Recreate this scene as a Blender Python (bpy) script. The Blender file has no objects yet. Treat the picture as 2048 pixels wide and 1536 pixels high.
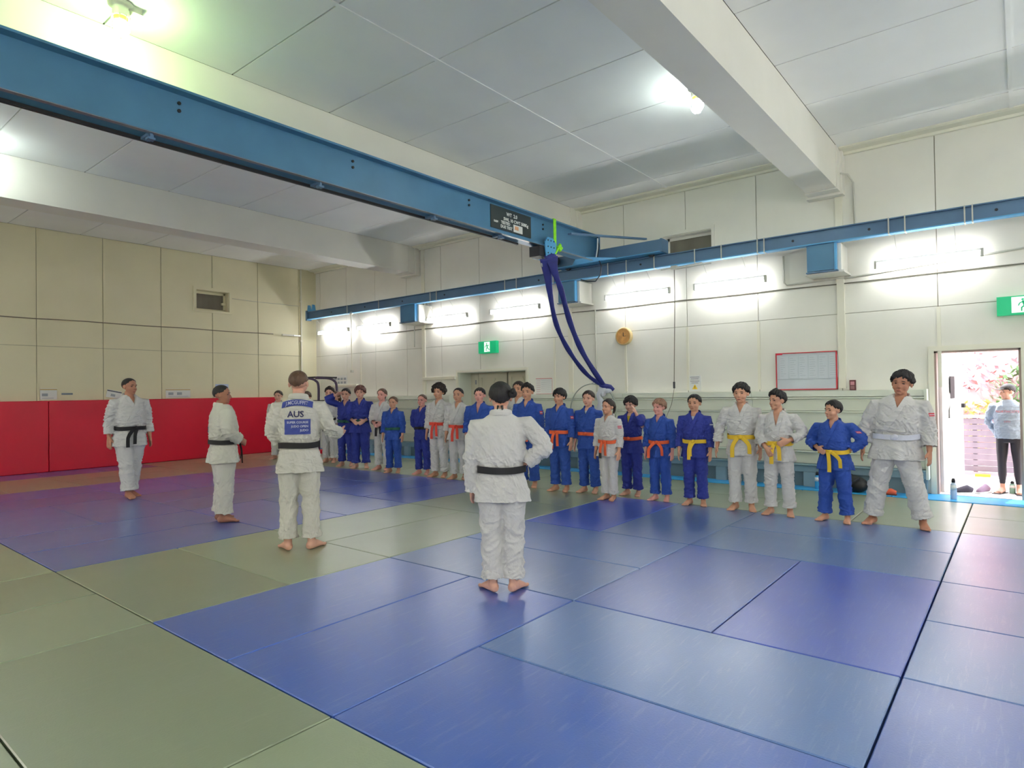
import bpy, bmesh, math, random
import numpy as np
from mathutils import Vector, Matrix
from mathutils.bvhtree import BVHTree

random.seed(4)
RNG = np.random.RandomState(7)
sc = bpy.context.scene
COL = sc.collection
PI = math.pi

# ------------------------------------------------------------------ camera, world, sun, exposure
cam_data = bpy.data.cameras.new('camera')
cam = bpy.data.objects.new('camera', cam_data)
COL.objects.link(cam)
F_PX, YAW, PITCH, ROLL, CAM_H = 1259.086, 0.890434, 0.0131793, -0.0152123, 1.484992
cam_data.sensor_fit = 'HORIZONTAL'
cam_data.sensor_width = 36.0
cam_data.lens = F_PX / 2048 * 36.0
cam_data.clip_start = 0.05
cam_data.clip_end = 300
fw = Vector((math.cos(PITCH) * math.sin(YAW), math.cos(PITCH) * math.cos(YAW), math.sin(PITCH)))
rt = Vector((math.cos(YAW), -math.sin(YAW), 0))
up = rt.cross(fw)
rt2 = rt * math.cos(ROLL) + up * math.sin(ROLL)
up2 = -rt * math.sin(ROLL) + up * math.cos(ROLL)
m = Matrix((rt2, up2, -fw)).transposed().to_4x4()
m.translation = Vector((0, 0, CAM_H))
cam.matrix_world = m
sc.camera = cam

world = bpy.data.worlds.new('sky')
sc.world = world
world.use_nodes = True
wn = world.node_tree.nodes['Background']
wn.inputs[0].default_value = (0.86, 0.90, 1.0, 1)
wn.inputs[1].default_value = 5.5

sun_data = bpy.data.lights.new('sun', 'SUN')
sun_data.energy = 6.0
sun_data.angle = 0.02
sun_data.color = (1.0, 0.95, 0.88)
sun = bpy.data.objects.new('sun', sun_data)
COL.objects.link(sun)
sun.rotation_euler = Vector((-0.30, -0.35, -1.0)).to_track_quat('-Z', 'Y').to_euler()

sc.view_settings.view_transform = 'Standard'
sc.view_settings.look = 'None'
sc.view_settings.gamma = 1.0
sc.view_settings.use_curve_mapping = False
sc.view_settings.exposure = 1.35
TUBE_POWER = 19.0
FILL_TUBE_POWER = 42.0  # strength of the unseen battens added as fill
BULB_POWER = 105.0
try:
    sc.cycles.max_bounces = 8
    sc.cycles.diffuse_bounces = 5
    sc.cycles.sample_clamp_indirect = 6.0
    sc.cycles.use_denoising = True
except Exception:
    pass


# ------------------------------------------------------------------ materials
def lin(r, g, b):
    f = lambda c: (c / 255 / 12.92) if c / 255 <= 0.04045 else ((c / 255 + 0.055) / 1.055) ** 2.4
    return (f(r), f(g), f(b), 1)


def mat(name, col, rough=0.6, metal=0.0, var=0.0, vscale=4.0, bump=0.0, bscale=60.0, emit=None, estr=0.0,
        spec=0.5, alpha=None, stretch=None, trans=0.0):
    M = bpy.data.materials.new(name)
    M.use_nodes = True
    nt = M.node_tree
    b = nt.nodes['Principled BSDF']
    b.inputs['Base Color'].default_value = col
    b.inputs['Roughness'].default_value = rough
    b.inputs['Metallic'].default_value = metal
    b.inputs['Specular IOR Level'].default_value = spec
    if trans:
        b.inputs['Transmission Weight'].default_value = trans
    if emit:
        b.inputs['Emission Color'].default_value = emit
        b.inputs['Emission Strength'].default_value = estr
    tc = nt.nodes.new('ShaderNodeTexCoord')
    vec = tc.outputs['Object']
    if stretch:
        mp = nt.nodes.new('ShaderNodeMapping')
        mp.inputs['Scale'].default_value = stretch
        nt.links.new(vec, mp.inputs['Vector'])
        vec = mp.outputs['Vector']
    if var > 0:
        n = nt.nodes.new('ShaderNodeTexNoise')
        n.inputs['Scale'].default_value = vscale
        n.inputs['Detail'].default_value = 5
        nt.links.new(vec, n.inputs['Vector'])
        r = nt.nodes.new('ShaderNodeMapRange')
        r.inputs[1].default_value = 0.3
        r.inputs[2].default_value = 0.7
        r.inputs[3].default_value = 1 - var
        r.inputs[4].default_value = 1 + var * 0.5
        nt.links.new(n.outputs['Fac'], r.inputs[0])
        mx = nt.nodes.new('ShaderNodeVectorMath')
        mx.operation = 'SCALE'
        mx.inputs[0].default_value = col[:3]
        nt.links.new(r.outputs[0], mx.inputs['Scale'])
        nt.links.new(mx.outputs[0], b.inputs['Base Color'])
    if bump > 0:
        n2 = nt.nodes.new('ShaderNodeTexNoise')
        n2.inputs['Scale'].default_value = bscale
        n2.inputs['Detail'].default_value = 3
        nt.links.new(vec, n2.inputs['Vector'])
        bp = nt.nodes.new('ShaderNodeBump')
        bp.inputs['Strength'].default_value = bump
        bp.inputs['Distance'].default_value = 0.01
        nt.links.new(n2.outputs['Fac'], bp.inputs['Height'])
        nt.links.new(bp.outputs['Normal'], b.inputs['Normal'])
    return M


def mat_mat(name, col, rough=0.42, scuff=0.5, light=(0.42, 0.45, 0.55)):
    """vinyl judo mat: fine grain, long scuff marks that are paler and duller"""
    M = bpy.data.materials.new(name)
    M.use_nodes = True
    nt = M.node_tree
    L = nt.links
    b = nt.nodes['Principled BSDF']
    b.inputs['Specular IOR Level'].default_value = 1.0
    b.inputs['Coat Weight'].default_value = 0.8
    b.inputs['Coat Roughness'].default_value = 0.30
    b.inputs['Coat IOR'].default_value = 1.65
    geo = nt.nodes.new('ShaderNodeNewGeometry')
    oi = nt.nodes.new('ShaderNodeObjectInfo')
    # large soft wear
    n1 = nt.nodes.new('ShaderNodeTexNoise')
    n1.inputs['Scale'].default_value = 2.2
    n1.inputs['Detail'].default_value = 6
    L.new(geo.outputs['Position'], n1.inputs['Vector'])
    # fine crossed scratches: two stretched noises, only their peaks show
    def scratch(rot, sc_, lo, hi, amt):
        mp = nt.nodes.new('ShaderNodeMapping')
        mp.inputs['Rotation'].default_value = (0, 0, rot)
        mp.inputs['Scale'].default_value = sc_
        L.new(geo.outputs['Position'], mp.inputs['Vector'])
        n = nt.nodes.new('ShaderNodeTexNoise')
        n.inputs['Scale'].default_value = 1.0
        n.inputs['Detail'].default_value = 4
        n.inputs['Roughness'].default_value = 0.7
        n.inputs['Distortion'].default_value = 0.5
        L.new(mp.outputs[0], n.inputs['Vector'])
        r = nt.nodes.new('ShaderNodeMapRange')
        r.inputs[1].default_value = lo
        r.inputs[2].default_value = hi
        r.inputs[3].default_value = 0.0
        r.inputs[4].default_value = amt
        L.new(n.outputs['Fac'], r.inputs[0])
        return r
    s1 = scratch(0.5, (3.0, 30, 1), 0.56, 0.78, scuff)
    s2 = scratch(-0.9, (4.0, 40, 1), 0.57, 0.80, scuff)
    r2 = nt.nodes.new('ShaderNodeMath')
    r2.operation = 'ADD'
    L.new(s1.outputs[0], r2.inputs[0])
    L.new(s2.outputs[0], r2.inputs[1])
    r1 = nt.nodes.new('ShaderNodeMapRange')
    r1.inputs[1].default_value = 0.30
    r1.inputs[2].default_value = 0.75
    r1.inputs[3].default_value = 0.0
    r1.inputs[4].default_value = 0.16 if scuff > .3 else 0.10
    L.new(n1.outputs['Fac'], r1.inputs[0])
    ad = nt.nodes.new('ShaderNodeMath')
    ad.operation = 'ADD'
    ad.use_clamp = True
    L.new(r1.outputs[0], ad.inputs[0])
    L.new(r2.outputs[0], ad.inputs[1])
    # per mat tint
    hv = nt.nodes.new('ShaderNodeHueSaturation')
    hv.inputs['Color'].default_value = col
    rr = nt.nodes.new('ShaderNodeMapRange')
    rr.inputs[3].default_value = 0.86
    rr.inputs[4].default_value = 1.12
    L.new(oi.outputs['Random'], rr.inputs[0])
    L.new(rr.outputs[0], hv.inputs['Value'])
    mx = nt.nodes.new('ShaderNodeMix')
    mx.data_type = 'RGBA'
    mx.inputs[7].default_value = (*light, 1)
    L.new(ad.outputs[0], mx.inputs[0])
    L.new(hv.outputs[0], mx.inputs[6])
    L.new(mx.outputs[2], b.inputs['Base Color'])
    # roughness
    r3 = nt.nodes.new('ShaderNodeMapRange')
    r3.inputs[1].default_value = 0.3
    r3.inputs[2].default_value = 0.7
    r3.inputs[3].default_value = rough - 0.03
    r3.inputs[4].default_value = rough + 0.08
    L.new(n1.outputs['Fac'], r3.inputs[0])
    L.new(r3.outputs[0], b.inputs['Roughness'])
    n3 = nt.nodes.new('ShaderNodeTexNoise')
    n3.inputs['Scale'].default_value = 90
    n3.inputs['Detail'].default_value = 2
    L.new(geo.outputs['Position'], n3.inputs['Vector'])
    sm = nt.nodes.new('ShaderNodeMath')
    sm.operation = 'MULTIPLY_ADD'
    sm.inputs[1].default_value = 1.0
    L.new(r2.outputs[0], sm.inputs[0])
    L.new(n3.outputs['Fac'], sm.inputs[2])
    bp = nt.nodes.new('ShaderNodeBump')
    bp.inputs['Strength'].default_value = 0.10
    bp.inputs['Distance'].default_value = 0.006
    L.new(sm.outputs[0], bp.inputs['Height'])
    L.new(bp.outputs[0], b.inputs['Normal'])
    L.new(bp.outputs[0], b.inputs['Coat Normal'])
    return M


CREAM = mat('cream_wall_paint', lin(232, 229, 218), 0.55, var=0.05, vscale=1.2, bump=0.08, bscale=14)
CREAM2 = mat('cream_end_wall_paint', lin(225, 217, 184), 0.6, var=0.05, vscale=1.0, bump=0.08, bscale=10)
CREAMD = mat('cream_joint_filler', lin(150, 145, 125), 0.8)
CEIL = mat('white_ceiling_board', lin(243, 242, 240), 0.7, var=0.04, vscale=1.0)
CEILD = mat('ceiling_joint_shadow_gap', lin(96, 94, 86), 0.9)
BEAMC = mat('cream_painted_beam', lin(234, 230, 220), 0.5, var=0.03, vscale=2)
TRIM = mat('cream_gloss_trim', lin(230, 226, 208), 0.4)
SLAT = mat('pale_green_cream_board_paint', lin(226, 229, 214), 0.42, var=0.04, vscale=3)
SLATB = mat('pale_blue_grey_board_paint', lin(150, 176, 186), 0.5, var=0.05)
SKIRT = mat('blue_grey_skirting_paint', lin(112, 132, 138), 0.55, var=0.08)
STRIPE = mat('bright_blue_edge_mat', lin(52, 165, 225), 0.4, var=0.06)
CRANE = mat('crane_blue_enamel', lin(74, 124, 160), 0.42, var=0.10, vscale=2.5, bump=0.05, bscale=20)
CRANED = mat('crane_grey_blue_enamel', lin(84, 116, 148), 0.45, var=0.10, vscale=3)
CRANEB = mat('crane_bright_blue_enamel', lin(84, 160, 210), 0.4, var=0.05)
STEEL = mat('worn_bare_steel', lin(150, 152, 158), 0.35, metal=0.6, var=0.2, vscale=8)
DARKM = mat('dark_steel', lin(40, 42, 50), 0.5, metal=0.3)
BLACK = mat('black_plastic', lin(22, 22, 24), 0.5)
WHITEP = mat('white_enamel', lin(235, 235, 232), 0.35)
GREYP = mat('grey_plastic_conduit', lin(196, 194, 182), 0.5)
PLATE = mat('dark_green_load_plate', lin(48, 58, 60), 0.45, var=0.1)
LETTER = mat('white_lettering_paint', lin(240, 240, 236), 0.6)
LETTERN = mat('navy_lettering_print', lin(40, 38, 84), 0.7)
LETTERG = mat('pale_grey_patch_lettering', lin(196, 196, 214), 0.7)
SILK = mat('royal_blue_lifting_sling', lin(40, 46, 126), 0.6, var=0.2, vscale=9, bump=0.2, bscale=60)
WHITEC = mat('white_cloth', lin(214, 216, 226), 0.8, var=0.08, vscale=12, bump=0.2, bscale=30)
LIME = mat('lime_green_webbing', lin(150, 236, 30), 0.55, var=0.15, vscale=20)
RED = mat('red_vinyl_padding', lin(205, 6, 44), 0.38, var=0.06, vscale=1.5, bump=0.08, bscale=6)
REDP = mat('red_frame_plastic', lin(190, 30, 45), 0.4)
PAPER = mat('white_paper_print', lin(226, 226, 222), 0.7, var=0.03)
BOARD = mat('whiteboard_surface', lin(198, 206, 212), 0.3, var=0.06, vscale=3)
INKG = mat('faded_grey_ink', lin(158, 164, 172), 0.8)
INKD = mat('dark_ink', lin(70, 74, 90), 0.8)
YELL = mat('yellow_warning_print', lin(232, 190, 40), 0.6)
GREEN = mat('exit_sign_green', lin(0, 158, 104), 0.4, emit=lin(0, 158, 104), estr=0.25)
SIGNW = mat('exit_sign_white', lin(226, 246, 232), 0.4, emit=lin(226, 246, 232), estr=0.35)
DOORP = mat('cream_door_paint', lin(205, 198, 176), 0.5, var=0.06, vscale=2)
DOORW = mat('white_door_paint', lin(236, 232, 228), 0.5, var=0.04)
JAMB = mat('dusty_brown_door_jamb', lin(168, 148, 140), 0.6)
GLASSG = mat('dusty_window_glass', lin(118, 112, 98), 0.25, var=0.2, vscale=5, stretch=(1, 1, 0.25))
CLOCKF = mat('orange_brown_clock_face', lin(206, 150, 82), 0.5, var=0.25, vscale=14)
CLOCKR = mat('pale_wood_clock_rim', lin(222, 196, 140), 0.45)
RACKP = mat('purple_black_rack_tube', lin(78, 62, 88), 0.4, metal=0.2)
CONC = mat('pale_concrete', lin(205, 198, 195), 0.8, var=0.08, vscale=2)
FENCE = mat('grey_mauve_fence_boards', lin(120, 108, 122), 0.7, var=0.15, vscale=6)
FENCEW = mat('white_fence_rail', lin(230, 222, 228), 0.6)
SOIL = mat('dry_leafy_bank', lin(164, 134, 134), 0.9, var=0.3, vscale=3)
LEAFM = [mat('leaf_green', lin(96, 132, 84), 0.6), mat('leaf_yellow', lin(188, 180, 110), 0.6),
         mat('leaf_overexposed_pink', lin(196, 130, 140), 0.6), mat('bark_mauve', lin(130, 100, 105), 0.8)]  # pink of overexposed daylight put into the leaf colour
TUBE = mat('lit_fluorescent_tube', (1, 1, 1, 1), emit=(0.97, 0.98, 1.0, 1), estr=TUBE_POWER)
FILL_TUBE = mat('added_fill_fluorescent_tube', (1, 1, 1, 1), emit=(0.97, 0.97, 1.0, 1), estr=FILL_TUBE_POWER)
BULBG = mat('lit_greenish_lamp_globe', (1, 1, 1, 1), emit=(0.66, 1.0, 0.42, 1), estr=BULB_POWER)
BULBW = mat('lit_cool_lamp_globe', (1, 1, 1, 1), emit=(0.86, 1.0, 0.95, 1), estr=BULB_POWER * 0.8)
BULBY = mat('yellow_lamp_collar', lin(236, 226, 70), 0.4, emit=lin(236, 226, 70), estr=1.0)

GREENMAT = mat_mat('sage_green_judo_mat', lin(134, 146, 116), 0.38, scuff=0.12, light=(0.50, 0.52, 0.38))
BLUEMAT = mat_mat('blue_judo_mat', lin(22, 78, 172), 0.32, scuff=0.22)
BLUEMAT2 = mat_mat('deep_blue_judo_mat', lin(6, 66, 182), 0.34, scuff=0.15)
BLUEMAT3 = mat_mat('faded_glare_blue_judo_mat', lin(62, 104, 168), 0.32, scuff=0.26)  # paler base colour holds some fading and the glossy glare
BLUEMAT4 = mat_mat('violet_blue_judo_mat', lin(32, 72, 162), 0.34, scuff=0.18)

SKINS = {
    'light': mat('skin_light', lin(216, 164, 142), 0.5, var=0.06, vscale=14),
    'tan': mat('skin_tan', lin(206, 152, 124), 0.5, var=0.06, vscale=14),
    'brown': mat('skin_brown', lin(182, 126, 100), 0.5, var=0.06, vscale=14),
    'dark': mat('skin_dark', lin(158, 106, 84), 0.5, var=0.06, vscale=14),
    'rosy': mat('skin_rosy', lin(222, 158, 146), 0.5, var=0.08, vscale=14),
}
HAIRS = {
    'black': mat('hair_black', lin(30, 25, 26), 0.62, var=0.3, vscale=40, bump=0.5, bscale=70, stretch=(1, 1, 0.25)),
    'dark': mat('hair_dark_brown', lin(50, 38, 34), 0.6, var=0.3, vscale=40, bump=0.5, bscale=70, stretch=(1, 1, 0.25)),
    'brown': mat('hair_brown', lin(98, 70, 52), 0.5, var=0.3, vscale=40, bump=0.5, bscale=70, stretch=(1, 1, 0.25)),
    'auburn': mat('hair_auburn', lin(104, 62, 56), 0.5, var=0.3, vscale=40, bump=0.5, bscale=70, stretch=(1, 1, 0.25)),
    'light': mat('hair_light_brown', lin(146, 108, 84), 0.5, var=0.3, vscale=40, bump=0.5, bscale=70, stretch=(1, 1, 0.25)),
}
GI = {
    'white': mat('white_judogi_cotton', lin(206, 203, 201), 0.85, var=0.03, vscale=6, bump=0.35, bscale=140),
    'cream': mat('natural_judogi_cotton', lin(204, 200, 190), 0.85, var=0.03, vscale=6, bump=0.35, bscale=140),
    'blue': mat('royal_blue_judogi_cotton', lin(34, 72, 158), 0.75, var=0.08, vscale=6, bump=0.35, bscale=140),
    'navy': mat('deep_blue_judogi_cotton', lin(36, 50, 140), 0.75, var=0.08, vscale=6, bump=0.35, bscale=140),
}
BELT = {
    'black': mat('black_belt_cotton', lin(18, 16, 20), 0.7),
    'white': mat('white_belt_cotton', lin(214, 214, 226), 0.8),
    'yellow': mat('yellow_belt_cotton', lin(222, 182, 44), 0.7),
    'orange': mat('orange_belt_cotton', lin(222, 92, 48), 0.7),
    'red': mat('red_orange_belt_cotton', lin(212, 62, 44), 0.7),
    'green': mat('green_belt_cotton', lin(30, 92, 74), 0.7),
}
EYE = mat('dark_eye', lin(34, 24, 22), 0.3)
LIP = mat('lip_skin', lin(168, 92, 84), 0.5)
PATCHB = mat('blue_back_patch', lin(52, 66, 142), 0.7)
PATCHR = mat('red_sleeve_patch', lin(206, 64, 72), 0.7)
SWEAT = mat('pale_grey_sweatshirt', lin(158, 170, 186), 0.85, var=0.05, bump=0.2, bscale=90)
PINKP = mat('pink_print', lin(226, 120, 124), 0.8)
LEGG = mat('black_leggings', lin(38, 34, 44), 0.6)
CAPM = mat('black_cap_cloth', lin(40, 36, 38), 0.7)
TEEY = mat('mustard_tee_cotton', lin(196, 168, 40), 0.8)
TEEW = mat('white_tee_cotton', lin(220, 220, 224), 0.8)


# ------------------------------------------------------------------ mesh helpers
class MB:
    def __init__(self):
        self.v, self.f = [], []

    def add(self, vs, fs):
        o = len(self.v)
        self.v += [tuple(map(float, p)) for p in vs]
        self.f += [tuple(i + o for i in f) for f in fs]
        return self

    def box(self, x0, x1, y0, y1, z0, z1, M=None):
        vs = [(x, y, z) for z in (z0, z1) for y in (y0, y1) for x in (x0, x1)]
        if M is not None:
            vs = [tuple(M @ Vector(p)) for p in vs]
        return self.add(vs, [(0, 2, 3, 1), (4, 5, 7, 6), (0, 1, 5, 4), (2, 6, 7, 3), (0, 4, 6, 2), (1, 3, 7, 5)])

    def ell(self, c, r, nu=16, nv=10, R=None):
        vs = []
        for j in range(nv + 1):
            t = PI * j / nv
            for i in range(nu):
                a = 2 * PI * i / nu
                p = Vector((r[0] * math.sin(t) * math.cos(a), r[1] * math.sin(t) * math.sin(a), r[2] * math.cos(t)))
                if R is not None:
                    p = R @ p
                vs.append((c[0] + p[0], c[1] + p[1], c[2] + p[2]))
        fs = []
        for j in range(nv):
            for i in range(nu):
                a, b = j * nu + i, j * nu + (i + 1) % nu
                fs.append((a, a + nu, b + nu, b))
        return self.add(vs, fs)

    def loft(self, pts, rad, n=16, ref=(0, 1, 0), power=2.0, cap=True, recess0=0.0, recess1=0.0, tilt=None):
        pts = [Vector(p) for p in pts]
        rad = [(r, r) if not isinstance(r, (tuple, list)) else tuple(r) for r in rad]
        if recess1 > 0:
            t = (pts[-1] - pts[-2]).normalized()
            a, b = rad[-1]
            th = 0.012
            pts += [pts[-1] + t * 0.001, pts[-1] - t * recess1]
            rad += [(a - th, b - th), ((a - th) * .9, (b - th) * .9)]
        if recess0 > 0:
            t = (pts[0] - pts[1]).normalized()
            a, b = rad[0]
            th = 0.012
            pts = [pts[0] - t * recess0, pts[0] + t * 0.001] + pts
            rad = [((a - th) * .9, (b - th) * .9), (a - th, b - th)] + rad
        N = len(pts)
        # tangents (from the outer run only, folded recess rings reuse their neighbour)
        tang = []
        for i in range(N):
            a, b = pts[max(i - 1, 0)], pts[min(i + 1, N - 1)]
            tv = b - a
            tang.append(tv.normalized() if tv.length > 1e-6 else Vector((0, 0, 1)))
        if recess1 > 0:
            base = (pts[N - 3] - pts[N - 4]).normalized()
            tang[N - 1] = tang[N - 2] = tang[N - 3] = base
        if recess0 > 0:
            base = (pts[3] - pts[2]).normalized()
            tang[0] = tang[1] = tang[2] = base
        r = Vector(ref)
        vs = []
        for i in range(N):
            t = tang[i]
            v = (r - t * r.dot(t))
            if v.length < 1e-4:
                v = Vector((1, 0, 0)) - t * t[0]
            v.normalize()
            r = v
            u = v.cross(t)
            a, b = rad[i]
            for k in range(n):
                an = 2 * PI * k / n
                ca, sa = math.cos(an), math.sin(an)
                ca = math.copysign(abs(ca) ** (2 / power), ca)
                sa = math.copysign(abs(sa) ** (2 / power), sa)
                vs.append(pts[i] + u * (a * ca) + v * (b * sa))
        fs = []
        for i in range(N - 1):
            for k in range(n):
                a, b = i * n + k, i * n + (k + 1) % n
                fs.append((a, b, b + n, a + n))
        if cap:
            vs.append(pts[0])
            vs.append(pts[-1])
            c0, c1 = N * n, N * n + 1
            for k in range(n):
                fs.append((c0, (k + 1) % n, k))
                fs.append((c1, (N - 1) * n + k, (N - 1) * n + (k + 1) % n))
        return self.add(vs, fs)

    def cyl(self, a, b, r, n=12):
        return self.loft([a, b], [r, r], n=n, ref=(0.3, 0.9, 0.2))

    def tube(self, pts, r, n=8):
        return self.loft(pts, [r] * len(pts), n=n, ref=(0.31, 0.83, 0.2))

    def prism(self, poly, axis, d0, d1):
        """poly: list of 2D points; axis: which world axis is the depth ('x','y','z')"""
        n = len(poly)
        vs = []
        for d in (d0, d1):
            for (p, q) in poly:
                vs.append({'x': (d, p, q), 'y': (p, d, q), 'z': (p, q, d)}[axis])
        fs = [tuple(range(n))[::-1], tuple(range(n, 2 * n))]
        for k in range(n):
            fs.append((k, (k + 1) % n, n + (k + 1) % n, n + k))
        return self.add(vs, fs)

    def mesh(self, name):
        me = bpy.data.meshes.new(name)
        me.from_pydata(self.v, [], self.f)
        me.validate()
        return me


def fix_normals(me):
    bm = bmesh.new()
    bm.from_mesh(me)
    bmesh.ops.recalc_face_normals(bm, faces=bm.faces)
    bm.to_mesh(me)
    bm.free()


def obj(name, mb, material, parent=None, smooth=False, bevel=0.0, label=None):
    me = mb if isinstance(mb, bpy.types.Mesh) else mb.mesh(name)
    if bevel > 0:
        bm = bmesh.new()
        bm.from_mesh(me)
        bmesh.ops.recalc_face_normals(bm, faces=bm.faces)
        bmesh.ops.bevel(bm, geom=bm.edges[:], offset=bevel, segments=1, affect='EDGES', profile=0.5)
        bm.to_mesh(me)
        bm.free()
    else:
        fix_normals(me)
    if material is not None:
        me.materials.clear()
        me.materials.append(material)
    if smooth:
        me.polygons.foreach_set('use_smooth', [True] * len(me.polygons))
    o = bpy.data.objects.new(name, me)
    COL.objects.link(o)
    if parent is not None:
        o.parent = parent
    if label:
        o['label'] = label
    return o


def tag(o, label, cat, group=None, kind=None):
    o['label'] = label
    o['category'] = cat
    if group:
        o['group'] = group
    if kind:
        o['kind'] = kind
    return o


def thing(name, label, cat, loc=(0, 0, 0), rz=0.0, group=None):
    o = bpy.data.objects.new(name, None)
    COL.objects.link(o)
    o.location = loc
    o.rotation_euler = (0, 0, rz)
    o.empty_display_size = 0.1
    return tag(o, label, cat, group)


def struct(name, mb, material, label=None):
    o = obj(name, mb, material)
    o['kind'] = 'structure'
    if label:
        o['label'] = label
    return o


def local(o, mb):
    """shift builder vertices from world to the thing's own origin (translation only)"""
    l = o.location
    mb.v = [(x - l[0], y - l[1], z - l[2]) for x, y, z in mb.v]
    return mb


def text_mesh(body, size=0.1, extrude=0.002, align='CENTER', bold=0.0):
    cu = bpy.data.curves.new('lettering', 'FONT')
    cu.body = body
    cu.size = size
    cu.extrude = extrude
    cu.offset = bold
    cu.align_x = align
    cu.align_y = 'CENTER'
    cu.resolution_u = 2
    o = bpy.data.objects.new('lettering_source', cu)
    COL.objects.link(o)
    dg = bpy.context.evaluated_depsgraph_get()
    me = bpy.data.meshes.new_from_object(o.evaluated_get(dg))
    bpy.data.objects.remove(o)
    bpy.data.curves.remove(cu)
    return me


def place_text(body, size, parent, material, origin, xdir, ydir, extrude=0.002, align='CENTER', bold=0.0, name='lettering'):
    me = text_mesh(body, size, extrude, align, bold)
    X, Y = Vector(xdir).normalized(), Vector(ydir).normalized()
    Z = X.cross(Y)
    M = Matrix((X, Y, Z)).transposed().to_4x4()
    M.translation = Vector(origin)
    me.transform(M)
    me.materials.clear()
    me.materials.append(material)
    o = bpy.data.objects.new(name, me)
    COL.objects.link(o)
    o.parent = parent
    return o


# ------------------------------------------------------------------ the setting
XW, YE, ZC = 10.4, 15.6, 5.0      # lamp wall, far end wall, ceiling
XL, YR = -5.4, -4.6               # walls outside the picture


def rects_minus(u0, u1, z0, z1, holes):
    out = [(u0, u1, z0, z1)]
    for (a, b, c, d) in holes:
        nxt = []
        for (p, q, r, s) in out:
            if b <= p or a >= q or d <= r or c >= s:
                nxt.append((p, q, r, s))
                continue
            if a > p: nxt.append((p, a, r, s))
            if b < q: nxt.append((b, q, r, s))
            pa, qb = max(p, a), min(q, b)
            if c > r: nxt.append((pa, qb, r, c))
            if d < s: nxt.append((pa, qb, d, s))
        out = nxt
    return out


# floor slab
fl = MB().box(XL - .2, XW + .25, YR - .2, YE + .2, -0.30, -0.045)
floor = struct('floor', fl, mat('dark_underfloor', lin(46, 48, 52), 0.9))

X0, Y0, PX = 1.7411, 0.5065, 1.0061


def mat_piece(i0, i1, j0, j1, material):
    x0, x1 = X0 + i0 * PX, X0 + i1 * PX
    y0, y1 = Y0 + j0, Y0 + j1
    x0, x1 = max(x0, XL + .02), min(x1, 9.84)
    y1 = min(y1, 15.49)
    y0 = max(y0, YR + .02)
    if x1 - x0 < 0.08 or y1 - y0 < 0.08:
        return
    g = 0.005
    mb = MB().box(x0 + g, x1 - g, y0 + g, y1 - g, -0.045, 0.0)
    o = obj('mat', mb, material, floor, bevel=0.005)
    return o


def mat_color(i, j):
    inside = 0 <= i < 6
    if inside and -2 <= j < 4: return 'b'
    if inside and 6 <= j < 12: return 'b'
    if i < 4 and j >= 14 and i >= -4: return 'v'
    return 'g'


tone = {(0, 2): 1, (0, 3): 1, (0, 0): 1, (1, -2): 3, (0, -2): 1, (1, 0): 3, (2, 0): 2, (2, 1): 1, (2, 2): 3, (3, 2): 3, (4, 2): 3, (4, 3): 2,
        (4, 0): 3, (5, 0): 3, (2, -2): 3, (3, -2): 3, (4, -1): 3, (0, -1): 1}  # pale and deep tones partly put gloss reflections into the base colour
for bi in range(-4, 5):
    for bj in range(-3, 8):
        i0, j0 = bi * 2, bj * 2
        jlong = (bi + bj) % 2 == 0
        cells = [(i0, i0 + 1, j0, j0 + 2), (i0 + 1, i0 + 2, j0, j0 + 2)] if jlong else [(i0, i0 + 2, j0, j0 + 1), (i0, i0 + 2, j0 + 1, j0 + 2)]
        for (a, b, c, d) in cells:
            k = mat_color(a, c)
            if k == 'g':
                M_ = GREENMAT
            elif k == 'v':
                M_ = BLUEMAT4
            else:
                t_ = tone.get((a, c), random.choice([1, 1, 2, 4]) if c < 6 else random.choice([1, 2, 4, 4]))
                M_ = {1: BLUEMAT, 2: BLUEMAT2, 3: BLUEMAT3, 4: BLUEMAT4}[t_]
            mat_piece(a, b, c, d, M_)
# bright blue edge strip by the lamp wall, in lengths
yy = YR
while yy < YE - .1:
    y1 = min(yy + 2.0, YE - .01)
    obj('edge_strip', MB().box(9.85, 10.395, yy + .003, y1 - .003, -0.045, 0.0), STRIPE, floor, bevel=0.004)
    yy += 2.0

# lamp wall (X = 10.4)
H_DOOR1 = (0.0, 0.93, -1, 1.96)
H_DOOR2 = (8.02, 9.98, -1, 1.95)
H_WIN = (4.02, 4.90, 3.72, 4.20)
holesW = [H_DOOR1, H_DOOR2, H_WIN]
mb = MB()
for (a, b, c, d) in rects_minus(YR - .2, YE + .2, -0.3, ZC + .3, holesW):
    mb.box(XW + .018, XW + .22, a, b, c, d)
wall_right = struct('wall_right', mb, CREAMD)
ys = [0.87 + 1.205 * k for k in range(-5, 13)]
ys = [YR] + [y for y in ys if YR + .2 < y < YE - .2] + [YE]
for (z0, z1) in ((0, 2.58), (2.58, 4.95)):
    for a, b in zip(ys[:-1], ys[1:]):
        mb = MB()
        rr = rects_minus(a + .005, b - .005, z0 + .004, z1 - .004, holesW)
        for (p, q, r, s) in rr:
            if q - p > .01 and s - r > .01:
                mb.box(XW, XW + .02, p, q, r, s)
        if mb.v:
            obj('panel', mb, CREAM, wall_right)
# cover battens over some upright joints
for y in (5.69, 4.485, 3.28, 2.07, 0.865, 6.9, 11.1, 13.52, 7.3):
    z0 = 1.47 if y not in (5.69,) else 1.47
    z1 = 2.6 if y not in (2.07, 6.9, 11.1) else 4.93
    if y == 11.1 or y == 2.07 or y == 6.9:
        obj('batten', MB().box(XW - .03, XW, y - .05, y + .05, z0, z1), TRIM, wall_right)
    else:
        obj('batten', MB().box(XW - .014, XW, y - .022, y + .022, z0, 2.57), TRIM, wall_right)

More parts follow.
